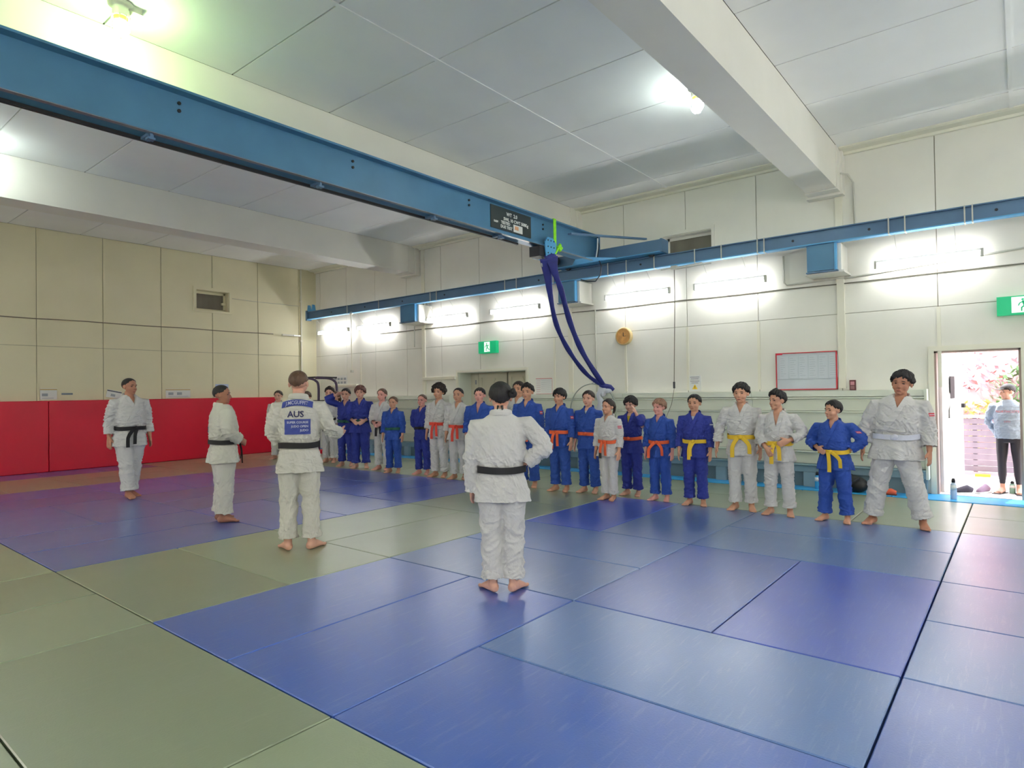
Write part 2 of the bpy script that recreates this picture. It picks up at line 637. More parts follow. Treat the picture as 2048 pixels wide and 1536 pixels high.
# cornice
struct('trim_1', MB().prism([(XW, 4.93), (XW - .05, 4.93), (XW - .06, 4.965), (XW - .20, 4.97), (XW - .24, 4.985), (XW - .24, ZC), (XW, ZC)], 'y', 15.58, 11.76)
       .prism([(XW, 4.93), (XW - .05, 4.93), (XW - .06, 4.965), (XW - .20, 4.97), (XW - .24, 4.985), (XW - .24, ZC), (XW, ZC)], 'y', 11.22, 7.08)
       .prism([(XW, 4.93), (XW - .05, 4.93), (XW - .06, 4.965), (XW - .20, 4.97), (XW - .24, 4.985), (XW - .24, ZC), (XW, ZC)], 'y', 6.62, 2.46)
       .prism([(XW, 4.93), (XW - .05, 4.93), (XW - .06, 4.965), (XW - .20, 4.97), (XW - .24, 4.985), (XW - .24, ZC), (XW, ZC)], 'y', 2.01, YR), TRIM)

# far end wall (Y = 15.6)
H_WIN2 = (7.08, 7.90, 3.62, 4.12)
mb = MB()
for (a, b, c, d) in rects_minus(XL - .2, XW + .2, -0.3, ZC + .3, [H_WIN2]):
    mb.box(a, b, YE + .018, YE + .25, c, d)
wall_back = struct('wall_back', mb, CREAMD)
xs = [XL] + [3.88 + 1.2 * k for k in range(-7, 6)] + [XW]
for (z0, z1) in ((0, 2.58), (2.58, 5.0)):
    for a, b in zip(xs[:-1], xs[1:]):
        mb = MB()
        for (p, q, r, s) in rects_minus(a + .006, b - .006, z0 + .004, z1 - .004, [H_WIN2]):
            if q - p > .01 and s - r > .01:
                mb.box(p, q, YE, YE + .02, r, s)
        obj('panel', mb, CREAM2, wall_back)
for x in xs[1:-1]:
    for z0, z1 in ((1.47, 2.575), (2.6, 4.985)):
        if abs(x - 7.48) < .3 and z0 > 2.5:
            obj('batten', MB().box(x + .002, x + .036, YE - .012, YE, 2.6, 3.56), CREAM2, wall_back)
            obj('batten', MB().box(x + .002, x + .036, YE - .012, YE, 4.2, 4.985), CREAM2, wall_back)
        else:
            obj('batten', MB().box(x + .002, x + .036, YE - .012, YE, z0, z1), CREAM2, wall_back)

# walls outside the frame
struct('wall_left', MB().box(XL - .2, XL, YR, YE, -.3, ZC + .3), CREAM)
struct('wall_front', MB().box(XL - .2, XW + .2, YR - .2, YR, -.3, ZC + .3), CREAM)

# ceiling
ceiling = struct('ceiling', MB().box(XL - .2, XW + .25, YR - .2, YE + .25, ZC + .03, ZC + .3), CEILD)
beams = [(-2.60, -2.18), (2.03, 2.44), (6.64, 7.06), (11.24, 11.72)]
ylines = [YR, -2.60, -2.18, 0.03, 2.03, 2.44, 4.72, 6.64, 7.06, 8.92, 11.24, 11.72, 13.6, YE]
xl = [XL] + [2.18 + 1.24 * k for k in range(-6, 7)] + [XW]
for y0, y1 in zip(ylines[:-1], ylines[1:]):
    if (y0, y1) in beams:
        continue
    for x0, x1 in zip(xl[:-1], xl[1:]):
        obj('panel', MB().box(x0 + .008, x1 - .008, y0 + .006, y1 - .006, ZC, ZC + .03), CEIL, ceiling)
for y in (0.03, 4.72, 8.92, 13.6):
    obj('batten', MB().box(XL, XW, y - .022, y + .022, ZC - .010, ZC), CEIL, ceiling)
for k, (a, b) in enumerate(beams):
    z0 = 4.38
    mb = MB().box(XL, XW - .36, a, b, z0, ZC)
    o = struct('trim_%d' % (k + 2), mb, BEAMC)
    mb = MB().box(XW - .36, XW + .005, a - .015, b + .015, z0 - .015, ZC)
    mb.box(XW - .16, XW + .01, a - .045, b + .045, z0 - .05, ZC)
    obj('beam_end', mb, BEAMC, o)

# corner pilaster and its pipe
struct('trim_6', MB().box(9.93, XW, YE - .06, YE, 0, ZC), CREAM2)
t = thing('wall_pipe', 'tall cream pipe running up the far corner', 'pipe', (9.93, YE - .05, 0))
obj('pipe', MB().cyl((0, 0, 0), (0, 0, ZC - .02), .022), TRIM, t, smooth=True)
for z in (1.9, 3.0, 4.1):
    obj('pipe_clip', MB().box(-.035, .035, -.02, .05, z - .02, z + .02), TRIM, t)

# windows
w1 = struct('window_1', MB(), GLASSG) if False else None
mb = MB()
a, b, c, d = H_WIN2
for (p, q, r, s) in ((a - .07, b + .07, d, d + .07), (a - .07, b + .07, c - .05, c), (a - .07, a, c, d), (b, b + .07, c, d)):
    mb.box(p, q, YE - .03, YE + .02, r, s)
win1 = struct('window_1', mb, CREAM2)
mb = MB()
for (p, q, r, s) in ((a, b, d - .01, d), (a, b, c, c + .01), (a, a + .01, c, d), (b - .01, b, c, d)):
    mb.box(p, q, YE, YE + .24, r, s)
obj('reveal', mb, CREAM2, win1)
mb = MB()
for (p, q, r, s) in ((a + .01, b - .01, d - .07, d - .01), (a + .01, b - .01, c + .01, c + .06), (a + .01, a + .05, c, d), (b - .06, b - .01, c, d)):
    mb.box(p, q, YE + .17, YE + .21, r, s)
obj('sash', mb, CREAM2, win1)
obj('pane', MB().box(a + .05, b - .06, YE + .19, YE + .20, c + .06, d - .07), GLASSG, win1)
obj('latch', MB().box(b - .12, b - .03, YE + .10, YE + .17, c + .18, c + .24), CREAM2, win1)

a, b, c, d = H_WIN
mb = MB()
for (p, q, r, s) in ((a - .05, b + .05, d, d + .06), (a - .05, b + .05, c - .05, c), (a - .05, a, c, d), (b, b + .05, c, d)):
    mb.box(XW - .03, XW + .02, p, q, r, s)
win2 = struct('window_2', mb, CREAM)
mb = MB()
for (p, q, r, s) in ((a, b, d - .01, d), (a, b, c, c + .01), (a, a + .01, c, d), (b - .01, b, c, d)):
    mb.box(XW, XW + .22, p, q, r, s)
obj('reveal', mb, CREAM, win2)
mb = MB()
for (p, q, r, s) in ((a + .01, b - .01, d - .06, d - .01), (a + .01, b - .01, c + .01, c + .05), (a + .01, a + .05, c, d), (b - .05, b - .01, c, d)):
    mb.box(XW + .15, XW + .19, p, q, r, s)
obj('sash', mb, CREAM, win2)
obj('pane', MB().box(XW + .165, XW + .175, a + .05, b - .05, c + .05, d - .06), GLASSG, win2)

# open door on the right
mb = MB()
for (p, q, r, s) in ((0.93, 0.995, 0, 2.03), (-.065, 0.0, 0, 2.03), (0.0, 0.93, 1.96, 2.03)):
    mb.box(XW - .03, XW + .02, p, q, r, s)
d1 = struct('door_1', mb, TRIM)
mb = MB()
for (p, q, r, s) in ((0.905, 0.93, 0, 1.96), (0.0, 0.025, 0, 1.96), (0.0, 0.93, 1.935, 1.96)):
    mb.box(XW, XW + .22, p, q, r, s)
obj('jamb', mb, JAMB, d1)
obj('threshold', MB().box(XW - .0, XW + .24, 0.025, 0.905, -.04, 0.004), CONC, d1)
hinge = Vector((XW + .21, 0.90, 0))
ang = math.radians(-12)
LM = Matrix.Translation(hinge) @ Matrix.Rotation(ang, 4, 'Z')


def leaf_box(mb, x0, x1, y0, y1, z0, z1):
    return mb.box(x0, x1, y0, y1, z0, z1, LM)


obj('door_leaf', leaf_box(MB(), 0, .88, -.02, .02, .01, 1.93), DOORW, d1)
mb = MB()
for (p, q, r, s) in ((0, .88, 1.83, 1.93), (0, .88, .01, .15), (0, .10, .15, 1.83), (.78, .88, .15, 1.83), (.1, .78, .88, 1.02)):
    leaf_box(mb, p, q, -.036, -.02, r, s)
obj('door_frame_rails', mb, DOORW, d1)
mb = MB()
for (p, q) in (((.12, .16), (.76, .88)), ((.12, 1.04), (.76, 1.82))):
    a_, b_ = Vector((p[0], 0, p[1])), Vector((q[0], 0, q[1]))
    dv = (b_ - a_).normalized()
    nv = Vector((-dv.z, 0, dv.x)) * .04
    poly = [a_ - nv, b_ - nv, b_ + nv, a_ + nv]
    vs = [LM @ Vector((v.x, y, v.z)) for y in (-.034, -.021) for v in poly]
    mb.add(vs, [(3, 2, 1, 0), (4, 5, 6, 7), (0, 1, 5, 4), (1, 2, 6, 5), (2, 3, 7, 6), (3, 0, 4, 7)])
obj('brace', mb, DOORW, d1)
obj('window_slot', leaf_box(MB(), .34, .52, -.040, -.03, 1.30, 1.62), BLACK, d1)
obj('notice', leaf_box(MB(), .30, .55, -.041, -.034, 1.02, 1.26), PAPER, d1)
obj('door_handle', leaf_box(MB(), .80, .86, -.075, -.036, 1.16, 1.22), BLACK, d1)

# recessed double doors
mb = MB()
a, b, zt = 8.02, 9.98, 1.95
for (p, q, r, s) in ((b, b + .05, 0, zt + .05), (a - .05, a, 0, zt + .05), (a, b, zt, zt + .05)):
    mb.box(XW - .035, XW + .02, p, q, r, s)
d2 = struct('door_2', mb, TRIM)
mb = MB()
for (p, q, r, s) in ((b - .02, b + .06, 0, zt), (a - .06, a + .01, 0, zt), (a, b, zt - .01, zt + .06)):
    mb.box(XW - .002, XW + .52, p, q, r, s)
obj('reveal', mb, SLAT, d2)
obj('threshold', MB().box(XW, XW + .52, a, b, -.05, -.002), CONC, d2)
for (p, q) in ((8.03, 8.86), (8.90, 9.74)):
    lf = obj('door_leaf', MB().box(XW + .44, XW + .48, p, q, .01, zt - .01), DOORP, d2)
    mb = MB()
    for (e, f_, r, s) in ((p, q, zt - .12, zt - .02), (p, q, .02, .15), (p, p + .09, .15, zt - .12), (q - .09, q, .15, zt - .12), (p + .09, q - .09, .85, .95), (p + .09, q - .09, 1.42, 1.47)):
        mb.box(XW + .42, XW + .44, e, f_, r, s)
    obj('door_rails', mb, DOORP, lf)
    mid = (p + q) / 2
    sgn = 1 if p < 8.5 else -1
    mb = MB()
    A_, B_ = (mid - sgn * .30, 1.05), (mid + sgn * .05, 1.82)
    dx, dz = B_[0] - A_[0], B_[1] - A_[1]
    L_ = math.hypot(dx, dz)
    nx, nz = -dz / L_ * .035, dx / L_ * .035
    mb.prism([(A_[0] - nx, A_[1] - nz), (B_[0] - nx, B_[1] - nz), (B_[0] + nx, B_[1] + nz), (A_[0] + nx, A_[1] + nz)], 'x', XW + .42, XW + .44)
    obj('brace', mb, DOORP, lf)
obj('side_post', MB().box(XW + .40, XW + .50, 9.74, 9.98, 0, zt), DOORP, d2)
obj('sky_leak_blocker', MB().box(XW + .50, XW + .56, 7.9, 10.1, -.1, 2.1), DOORP, d2)  # unseen board added behind the leaves to stop sky light leaking in
obj('door_gap', MB().box(XW + .455, XW + .475, 8.86, 8.90, 0, zt), BLACK, d2)
obj('door_bolt', MB().box(XW + .39, XW + .42, 9.79, 9.83, 1.68, 1.78), STEEL, d2)

# ------------------------------------------------------------------ padded stepped board benches along the lamp wall
BZ = [(1.35, 1.435), (1.135, 1.345), (.85, 1.13), (.535, .845), (.345, .53), (.225, .335)]


def barrier(y0, y1, label, end=True):
    t = thing('slatted_barrier', label, 'barrier', (10.25, (y0 + y1) / 2, 0))
    n = max(1, round((y1 - y0) / 2.4))
    # stepped horizontal boards: each has a flat face and a small lip
    zs = [1.437, 1.345, 1.14, .85, .54, .345, .215]
    xf = [10.17, 10.19, 10.20, 10.20, 10.19, 10.17]
    for k in range(6):
        for q in range(n):
            ya = y0 + (y1 - y0) * q / n + .002
            yb = y0 + (y1 - y0) * (q + 1) / n - .002
            zt_, zb = zs[k], zs[k + 1]
            lip = .035 if k else .02
            # profile in (x,z): lip on top sticks out, face leans back below it
            prof = [(10.28, zt_ - .004), (xf[k] - lip, zt_ - .004), (xf[k] - lip, zt_ - .022), (xf[k] + .012, zt_ - .034), (xf[k] + .03, zb + .002), (10.28, zb + .002)]
            if k == 0:
                prof = [(10.39, zt_), (xf[k] - .02, zt_), (xf[k] - .02, zb + .006), (xf[k] + .03, zb + .002), (10.28, zb + .002), (10.28, zt_ - .02), (10.39, zt_ - .02)]
            mb = MB().prism(prof, 'y', ya, yb)
            obj('plank', local(t, mb), SLAT if k < 4 else (SLATB if k == 5 else SLAT), t)
    mb = MB().box(10.28, 10.30, y0, y1, 0.2, 1.41)
    obj('backing', local(t, mb), SLAT, t)
    mb = MB().box(10.24, 10.27, y0, y1, 0, .215)
    obj('kick_board', local(t, mb), SKIRT, t)
    y = y0 + .05
    while y < y1:
        obj('foot_block', local(t, MB().box(10.17, 10.24, y, y + .16, 0, .215)), SLATB, t)
        y += 1.35
    if end:
        obj('end_post', local(t, MB().prism([(10.13, 1.445), (10.17, .21), (10.39, .21), (10.39, 1.445)], 'y', y0 - .03, y0)), SLAT, t)
    obj('end_board', local(t, MB().box(10.26, 10.39, y0, y0 + .03, 0, 1.41)), SKIRT, t)
    return t


barrier(1.03, 7.95, 'long stepped cream board barrier below the whiteboard, beside the open door')
barrier(10.05, 13.45, 'shorter stepped cream board barrier left of the recessed double doors')

# ------------------------------------------------------------------ red wall padding at the far end
for k, (a, b) in enumerate(((XL + .02, -.6), (-.59, 4.05), (4.06, 9.18))):
    lab = ['red vinyl wall pad beyond the left edge of view', 'red vinyl wall pad at the far left, under the taped notice',
           'long red vinyl wall pad behind the three standing instructors'][k]
    o = obj('wall_pad', MB().box(a, b, 15.49, 15.585, 0, 1.455), RED, bevel=0.012)
    tag(o, lab, 'wall pad', 'red wall pads')

# ------------------------------------------------------------------ overhead crane
crane = thing('overhead_crane', 'blue steel bridge crane girder spanning the hall under the ceiling', 'crane', (8, 5.9, 3.79))


def C(mb): return local(crane, mb)


zb, zt = 3.79, 4.255
yf0, yf1 = 5.80, 6.02
xe0, xe1 = XL + .01, 9.80
obj('web', C(MB().box(xe0, xe1 - .06, 5.900, 5.920, zb + .02, zt - .02)), CRANE, crane)
obj('top_flange', C(MB().box(xe0, xe1 - .06, yf0, yf1, zt - .022, zt)), CRANE, crane)
obj('bottom_flange', C(MB().box(xe0, xe1, yf0, yf1, zb, zb + .022)), CRANE, crane)
obj('wear_strip', C(MB().box(xe0, xe1 - .3, yf0 + .005, yf0 + .055, zb - .006, zb)), STEEL, crane, label='worn bare steel running edge')
obj('web_end_plate', C(MB().box(xe1 - .08, xe1 - .055, yf0 + .01, yf1 - .01, zb + .02, zt - .02)), CRANE, crane)
obj('cable_track', C(MB().box(xe0, 7.6, 5.985, 6.015, zb - .035, zb - .006)), BLACK, crane, label='black festoon cable track')
for x in (2.28, 3.98, 5.68, 7.02):
    br = obj('track_bracket', C(MB().box(x - .03, x + .03, 5.86, 6.02, zb - .03, zb - .006).box(x - .012, x + .012, 5.83, 5.90, zb - .06, zb - .008).box(x - .04, x + .02, 5.80, 5.86, zb - .07, zb - .05)), CRANED, crane)
for x in (2.54, 4.45, 6.40, 8.13):
    for dz in (0, -.07):
        obj('bolt', C(MB().loft([(x, 5.885, zt - .10 + dz), (x, 5.90, zt - .10 + dz)], [.016, .016], n=8, ref=(0, 0, 1))), BLACK, crane)
# end carriage
obj('end_carriage', C(MB().box(9.70, 9.93, 4.63, 6.75, 3.795, 4.00)), CRANED, crane)
obj('carriage_flange', C(MB().box(9.66, 9.96, 4.63, 6.75, 3.785, 3.797)), CRANEB, crane)
obj('carriage_end_cap', C(MB().box(9.69, 9.94, 4.60, 4.632, 3.79, 4.01)), CRANED, crane)
obj('gusset_plate', C(MB().prism([(9.25, 6.02), (9.66, 6.35), (9.66, 5.45), (9.25, 5.80)], 'z', zb - .002, zb + .012)), CRANEB, crane)
obj('diagonal_stay', C(MB().prism([(8.7, 5.80), (9.9, 5.02), (9.9, 4.97), (8.7, 5.73)], 'z', 4.08, 4.11)), CRANED, crane)
obj('wheel_housing', C(MB().box(9.72, 9.92, 6.75, 6.95, 3.80, 3.93)), DARKM, crane)
for y in (4.85, 6.55):
    obj('wheel', C(MB().loft([(9.80, y, 3.80), (9.84, y, 3.80)], [.055, .055], n=20, ref=(0, 0, 1))), DARKM, crane, smooth=False)
mb = MB()
for k in range(5):
    pass
obj('drive_motor', C(MB().loft([(9.58, 6.62, 3.90), (9.58, 6.90, 3.90)], [.075, .075], n=16, ref=(0, 0, 1)).ell((9.58, 6.92, 3.90), (.07, .04, .07))), DARKM, crane, smooth=True)
obj('loose_cable', C(MB().tube([(9.60, 5.78, 4.22), (9.62, 5.76, 4.05), (9.60, 5.78, 3.86), (9.66, 5.74, 3.70), (9.72, 5.8, 3.55), (9.80, 5.95, 3.47), (9.84, 6.15, 3.50), (9.86, 6.3, 3.55)], .010, n=6)), DARKM, crane)
obj('white_cable', C(MB().tube([(9.60, 5.77, 4.18), (9.57, 5.76, 4.0), (9.55, 5.78, 3.83)], .012, n=6)), WHITEP, crane)
# load plate with writing
lp = obj('load_plate', C(MB().box(6.85, 7.80, 5.886, 5.899, 3.875, 4.205)), PLATE, crane, label='dark load plate with white lettering')
for (s_, x_, z_, sz) in (('WT  2.0', 7.33, 4.125, .075), ('SWL 10 CWT 508Kg', 7.43, 4.045, .068), ('TESTED', 7.18, 3.985, .062), ('DUE TEST', 7.20, 3.925, .062), ('RAW', 6.96, 3.975, .042)):
    place_text(s_, sz, lp, LETTER, (x_ - 8, 5.884 - 5.9, z_ - 3.79), (1, 0, 0), (0, 0, 1), extrude=.0015, bold=.0015)
obj('paper_label', C(MB().box(7.36, 7.58, 5.881, 5.885, 3.895, 4.005)), PAPER, lp)
obj('faded_print', C(MB().box(7.39, 7.48, 5.879, 5.881, 3.93, 3.985)), mat('faded_orange_print', lin(216, 160, 120), 0.7), lp)

# trolley
tr = thing('crane_trolley', 'pale blue chain hoist trolley clamped under the crane girder', 'hoist', (8.14, 5.9, 3.7))


def T(mb): return local(tr, mb)


for y in (5.775, 6.035):
    obj('side_plate', T(MB().prism([(8.02, 3.70), (8.04, 3.62), (8.26, 3.62), (8.30, 3.72), (8.30, 3.86), (8.22, 3.93), (8.08, 3.93), (8.01, 3.84)], 'y', y - .01, y + .01)), CRANEB, tr)
for x in (8.09, 8.23):
    for y in (5.80, 5.99):
        obj('wheel', T(MB().loft([(x, y, 3.835), (x, y + .03, 3.835)], [.035, .035], n=14, ref=(0, 0, 1))), DARKM, tr)
for x in (8.08, 8.16, 8.24):
    for z in (3.68, 3.78, 3.88):
        obj('bolt', T(MB().loft([(x, 5.758, z), (x, 5.767, z)], [.011, .011], n=8, ref=(0, 0, 1))), BLACK, tr)
obj('axle', T(MB().cyl((8.16, 5.77, 3.68), (8.16, 6.04, 3.68), .018)), STEEL, tr)
obj('hoist_body', T(MB().box(7.90, 8.12, 5.80, 6.0, 3.61, 3.77)), DARKM, tr)
obj('hook', T(MB().tube([(8.04, 5.86, 3.62), (8.04, 5.86, 3.585), (8.065, 5.86, 3.56), (8.07, 5.86, 3.53), (8.04, 5.86, 3.515), (8.015, 5.86, 3.53)], .009, n=8)), STEEL, tr, smooth=True)
obj('shackle', T(MB().tube([(8.03, 5.86, 3.52), (8.03, 5.855, 3.46)], .016, n=8)), STEEL, tr)

# lime strap knotted on the girder
ls = thing('lime_strap', 'lime green webbing strap knotted around the crane girder', 'strap', (8.35, 5.8, 4.0))


def S_(mb): return local(ls, mb)


def ribbon(mb, pts, w, th, side=(1, 0, 0)):
    mb.loft(pts, [(w, th)] * len(pts) if not isinstance(w, list) else [(q, th) for q in w], n=10, ref=side)
    return mb


obj('webbing', S_(MB().box(8.27, 8.34, 5.782, 5.792, 3.78, 4.262).box(8.27, 8.34, 5.782, 6.03, 4.258, 4.266).box(8.27, 8.34, 6.022, 6.03, 3.78, 4.262)), LIME, ls)
mb = MB()
for k in range(5):
    a = k * 1.3
    mb.ell((8.40 + .03 * math.cos(a), 5.76, 3.81 + .03 * math.sin(a)), (.045, .03, .022), 12, 8, Matrix.Rotation(a, 3, 'Y'))
obj('knot', S_(mb), LIME, ls, smooth=True)
obj('tail', S_(MB().tube([(8.36, 5.76, 3.80), (8.31, 5.76, 3.73), (8.27, 5.77, 3.67), (8.25, 5.78, 3.60)], .016, n=6)), LIME, ls)

# blue fabric sling from the trolley to the hoop on the wall
PA = [(8.04, 5.779, 3.583), (8.3, 5.906, 3.131), (8.7, 6.058, 2.605), (9.2, 6.129, 2.166), (9.7, 6.092, 1.777), (10.05, 5.96, 1.575)]
PB = [(8.1, 5.72, 3.60), (8.2, 5.72, 3.36), (8.4, 5.75, 3.125), (8.9, 5.9, 2.607), (9.4, 5.969, 2.121), (10.05, 5.96, 1.575)]


def smooth_path(P, n=8):
    P = [Vector(p) for p in P]
    out = []
    for i in range(len(P) - 1):
        p0, p1, p2, p3 = P[max(i - 1, 0)], P[i], P[i + 1], P[min(i + 2, len(P) - 1)]
        for k in range(n):
            t_ = k / n
            out.append(0.5 * ((2 * p1) + (p2 - p0) * t_ + (2 * p0 - 5 * p1 + 4 * p2 - p3) * t_ ** 2 + (3 * p1 - p0 - 3 * p2 + p3) * t_ ** 3))
    out.append(P[-1])
    return out


sl = thing('fabric_sling', 'royal blue fabric sling drooping from the crane hook to the wall hoop', 'sling', (8.04, 5.8, 3.58))
for P, w0 in ((PA, .040), (PB, .045)):
    sp = smooth_path(P, 8)
    N_ = len(sp)
    ws = [(w0 + (.06 if i < 9 else 0) * (1 - i / 9 if i < 9 else 0) + .004 * math.sin(i * .9), .012 + .006 * (i / N_)) for i in range(N_)]
    obj('fabric_strand', local(sl, MB().loft(sp, ws, n=12, ref=(-.8, -.6, .05))), SILK, sl, smooth=True)
obj('fabric_top', local(sl, MB().loft([(8.03, 5.80, 3.62), (8.08, 5.76, 3.60), (8.13, 5.72, 3.62), (8.19, 5.69, 3.63)], [(.012, .02), (.02, .045), (.02, .05), (.01, .03)], n=12, ref=(0, 0, 1))), SILK, sl, smooth=True)
obj('fabric_end', local(sl, MB().loft([(10.00, 6.02, 1.60), (10.06, 5.96, 1.575), (10.10, 5.86, 1.55), (10.12, 5.80, 1.50)], [.035, .05, .05, .03], n=12)), SILK, sl, smooth=True)
hp = thing('wall_hoop', 'thin grey hoop hanging on the wall behind the boys', 'hoop', (10.10, 6.24, 1.13))
pts = [(0, .495 * math.sin(2 * PI * k / 48), .49 * math.cos(2 * PI * k / 48)) for k in range(49)]
obj('ring', MB().tube(pts, .011, n=8), mat('grey_green_hoop_tube', lin(150, 156, 146), 0.4), hp, smooth=True)
obj('hook', MB().tube([(0, 0, .49), (.06, 0, .53), (.27, 0, .53)], .012, n=6), STEEL, hp)
wc = thing('white_cloth', 'white cloth knotted to the end of the blue sling', 'cloth', (10.1, 6.0, 1.5))
mb = MB().loft([(10.08, 5.93, 1.56), (10.09, 6.02, 1.50), (10.09, 6.10, 1.40), (10.10, 6.05, 1.27), (10.11, 6.09, 1.14), (10.12, 6.12, 1.02)],
               [(.05, .06), (.07, .085), (.045, .05), (.04, .065), (.035, .08), (.02, .06)], n=14)
mb.ell((10.08, 5.90, 1.49), (.05, .08, .05)).ell((10.08, 6.0, 1.45), (.05, .06, .07))
obj('drape', local(wc, mb), WHITEC, wc, smooth=True)

# ------------------------------------------------------------------ crane runway rail on brackets
rail = thing('crane_rail', 'grey blue steel runway beam along the lamp wall', 'crane rail', (9.9, 7, 3.56))
yr0, yr1 = YR + .02, 15.20


def Rr(mb): return local(rail, mb)


obj('web', Rr(MB().box(9.905, 9.925, yr0, yr1, 3.575, 3.755)), CRANED, rail)
obj('top_flange', Rr(MB().box(9.85, 9.98, yr0, yr1, 3.755, 3.770)), CRANED, rail)
obj('bottom_flange', Rr(MB().box(9.85, 9.98, yr0, yr1, 3.560, 3.575)), CRANEB, rail)
for y in (13.35, 12.10, 10.30, 10.10, 8.12, 7.82, 6.92, 5.72, 5.35, 4.82, 4.10, 3.66, 3.10, 3.0, 1.36, 1.17, .52, .44, -.6):
    obj('cable_tie', Rr(MB().box(9.842, 9.85, y - .008, y + .008, 3.555, 3.775).box(9.842, 9.99, y - .008, y + .008, 3.552, 3.557).box(9.842, 9.99, y - .008, y + .008, 3.771, 3.776)), GREYP, rail)
for y in (14.1, 12.7, 11.3, 9.9, 7.3, 5.1, 2.6, 1.6, 0.2):
    obj('bolt', Rr(MB().loft([(9.893, y, 3.67), (9.905, y, 3.67)], [.018, .018], n=8, ref=(0, 0, 1))), DARKM, rail)
obj('stop_plate', Rr(MB().box(9.84, 9.99, 15.14, 15.20, 3.53, 3.80)), CRANED, rail)
for y in (15.13, 14.93):
    obj('stop_horn', Rr(MB().prism([(y - .06, 3.77), (y + .06, 3.77), (y + .02, 3.95), (y - .01, 3.95)], 'x', 9.88, 9.95)), CRANEB, rail)
for (y0_, y1_), lab in zip(((10.86, 11.36), (6.46, 6.83), (2.03, 2.40)),
                           ('blue steel rail bracket nearest the far corner', 'blue steel rail bracket beside the hanging blue sling', 'blue steel rail bracket above the whiteboard')):
    t = thing('rail_bracket', lab, 'bracket', (10.1, (y0_ + y1_) / 2, 3.2), group='brackets under the crane rail')
    l_ = lambda mb: local(t, mb)
    obj('face_plate', l_(MB().box(9.90, 9.915, y0_ + .01, y1_ - .01, 3.18, 3.558)), CRANE, t)
    obj('side_flange', l_(MB().box(9.88, 9.96, y0_ - .012, y0_ + .012, 3.165, 3.558)), CRANEB, t)
    obj('far_flange', l_(MB().box(9.90, 10.1, y1_ - .012, y1_ + .012, 3.18, 3.558)), CRANE, t)
    obj('base_plate', l_(MB().box(9.87, 10.0, y0_ - .03, y1_ + .02, 3.150, 3.168)), CRANED, t)
    obj('corbel', l_(MB().box(9.962, 10.39, y0_ - .06, y1_ - .05, 3.168, 3.55)), BEAMC, t, label='cream painted corbel')
    obj('corbel_ledge', l_(MB().box(9.94, 10.39, y0_ - .10, y1_ + .05, 3.135, 3.165)), BEAMC, t)

# ------------------------------------------------------------------ fluorescent lamps
LAMPS = [(14.05, 15.43), (12.34, 13.66), (9.69, 10.98), (7.67, 8.99), (4.81, 6.10), (3.16, 4.34), (.37, 1.61), (-1.7, -.45), (-3.4, -2.15)]
ordn = ['nearest the far corner', 'second from the far corner', 'third from the far corner, right of the far blue bracket', 'left of the hanging blue sling, above the small exit sign',
        'right of the hanging blue sling, above the round clock', 'just left of the blue bracket above the whiteboard', 'nearest the open door, above the large exit sign', 'on the wall beyond the right edge', 'at the near end of the wall']
XF = 10.20
for (a, b), w in zip(LAMPS, ordn):
    k = XF / 10.4
    a, b = a * k, b * k
    zc = CAM_H + (3.255 - CAM_H) * k
    t = thing('fluorescent_lamp', 'lit white fluorescent batten ' + w, 'lamp', (XF, (a + b) / 2, zc), group='fluorescent lamps on the long wall')
    L_ = (b - a) / 2
    hs = obj('housing', MB().prism([(-.022, .020), (.022, .020), (.03, .045), (-.03, .045)], 'y', -L_, L_), WHITEP, t)
    obj('tube', MB().loft([(0, -L_ + .03, -.035), (0, L_ - .03, -.035)], [.021, .021], n=12, ref=(0, 0, 1)), TUBE, t, smooth=True)
    for s in (-1, 1):
        obj('end_cap', MB().box(-.03, .03, s * L_ - .015, s * L_ + .015, -.06, .045), GREYP, t)
    for s in (-.55, .55):
        obj('hanger_wire', MB().cyl((0, s * L_, .045), (-.28, s * L_, 3.555 - zc), .004, 5), GREYP, t)
    obj('wall_arm', MB().box(.0, .2, -.02, .02, .045, .06), GREYP, t)

ORD = ('first', 'second', 'third', 'fourth', 'fifth', 'sixth', 'seventh', 'eighth')
for k, y in enumerate((-3.0, -.6, 1.8, 4.2, 7.8, 10.2, 12.6, 14.6)):  # unseen battens added to fill the hall with light
    t = thing('fluorescent_lamp', 'unseen fluorescent batten added as fill on the left side wall, %s from the rear corner' % ORD[k], 'lamp', (XL + .10, y, 3.25), group='added fill lamps behind the camera')
    obj('housing', MB().box(-.05, .0, -.7, .7, .02, .06), WHITEP, t)
    obj('tube', MB().loft([(.02, -.65, -.02), (.02, .65, -.02)], [.03, .03], n=10, ref=(0, 0, 1)), FILL_TUBE, t)
for k, x in enumerate((-3.5, -.5, 2.5, 5.5, 8.0)):  # more unseen fill battens, added on the rear wall
    t = thing('fluorescent_lamp', 'unseen fluorescent batten added as fill on the rear wall, %s from its left end' % ORD[k], 'lamp', (x, YR + .10, 3.25), group='added fill lamps behind the camera')
    obj('housing', MB().box(-.7, .7, -.05, .0, .02, .06), WHITEP, t)
    obj('tube', MB().loft([(-.65, .02, -.02), (.65, .02, -.02)], [.03, .03], n=10, ref=(0, 0, 1)), FILL_TUBE, t)

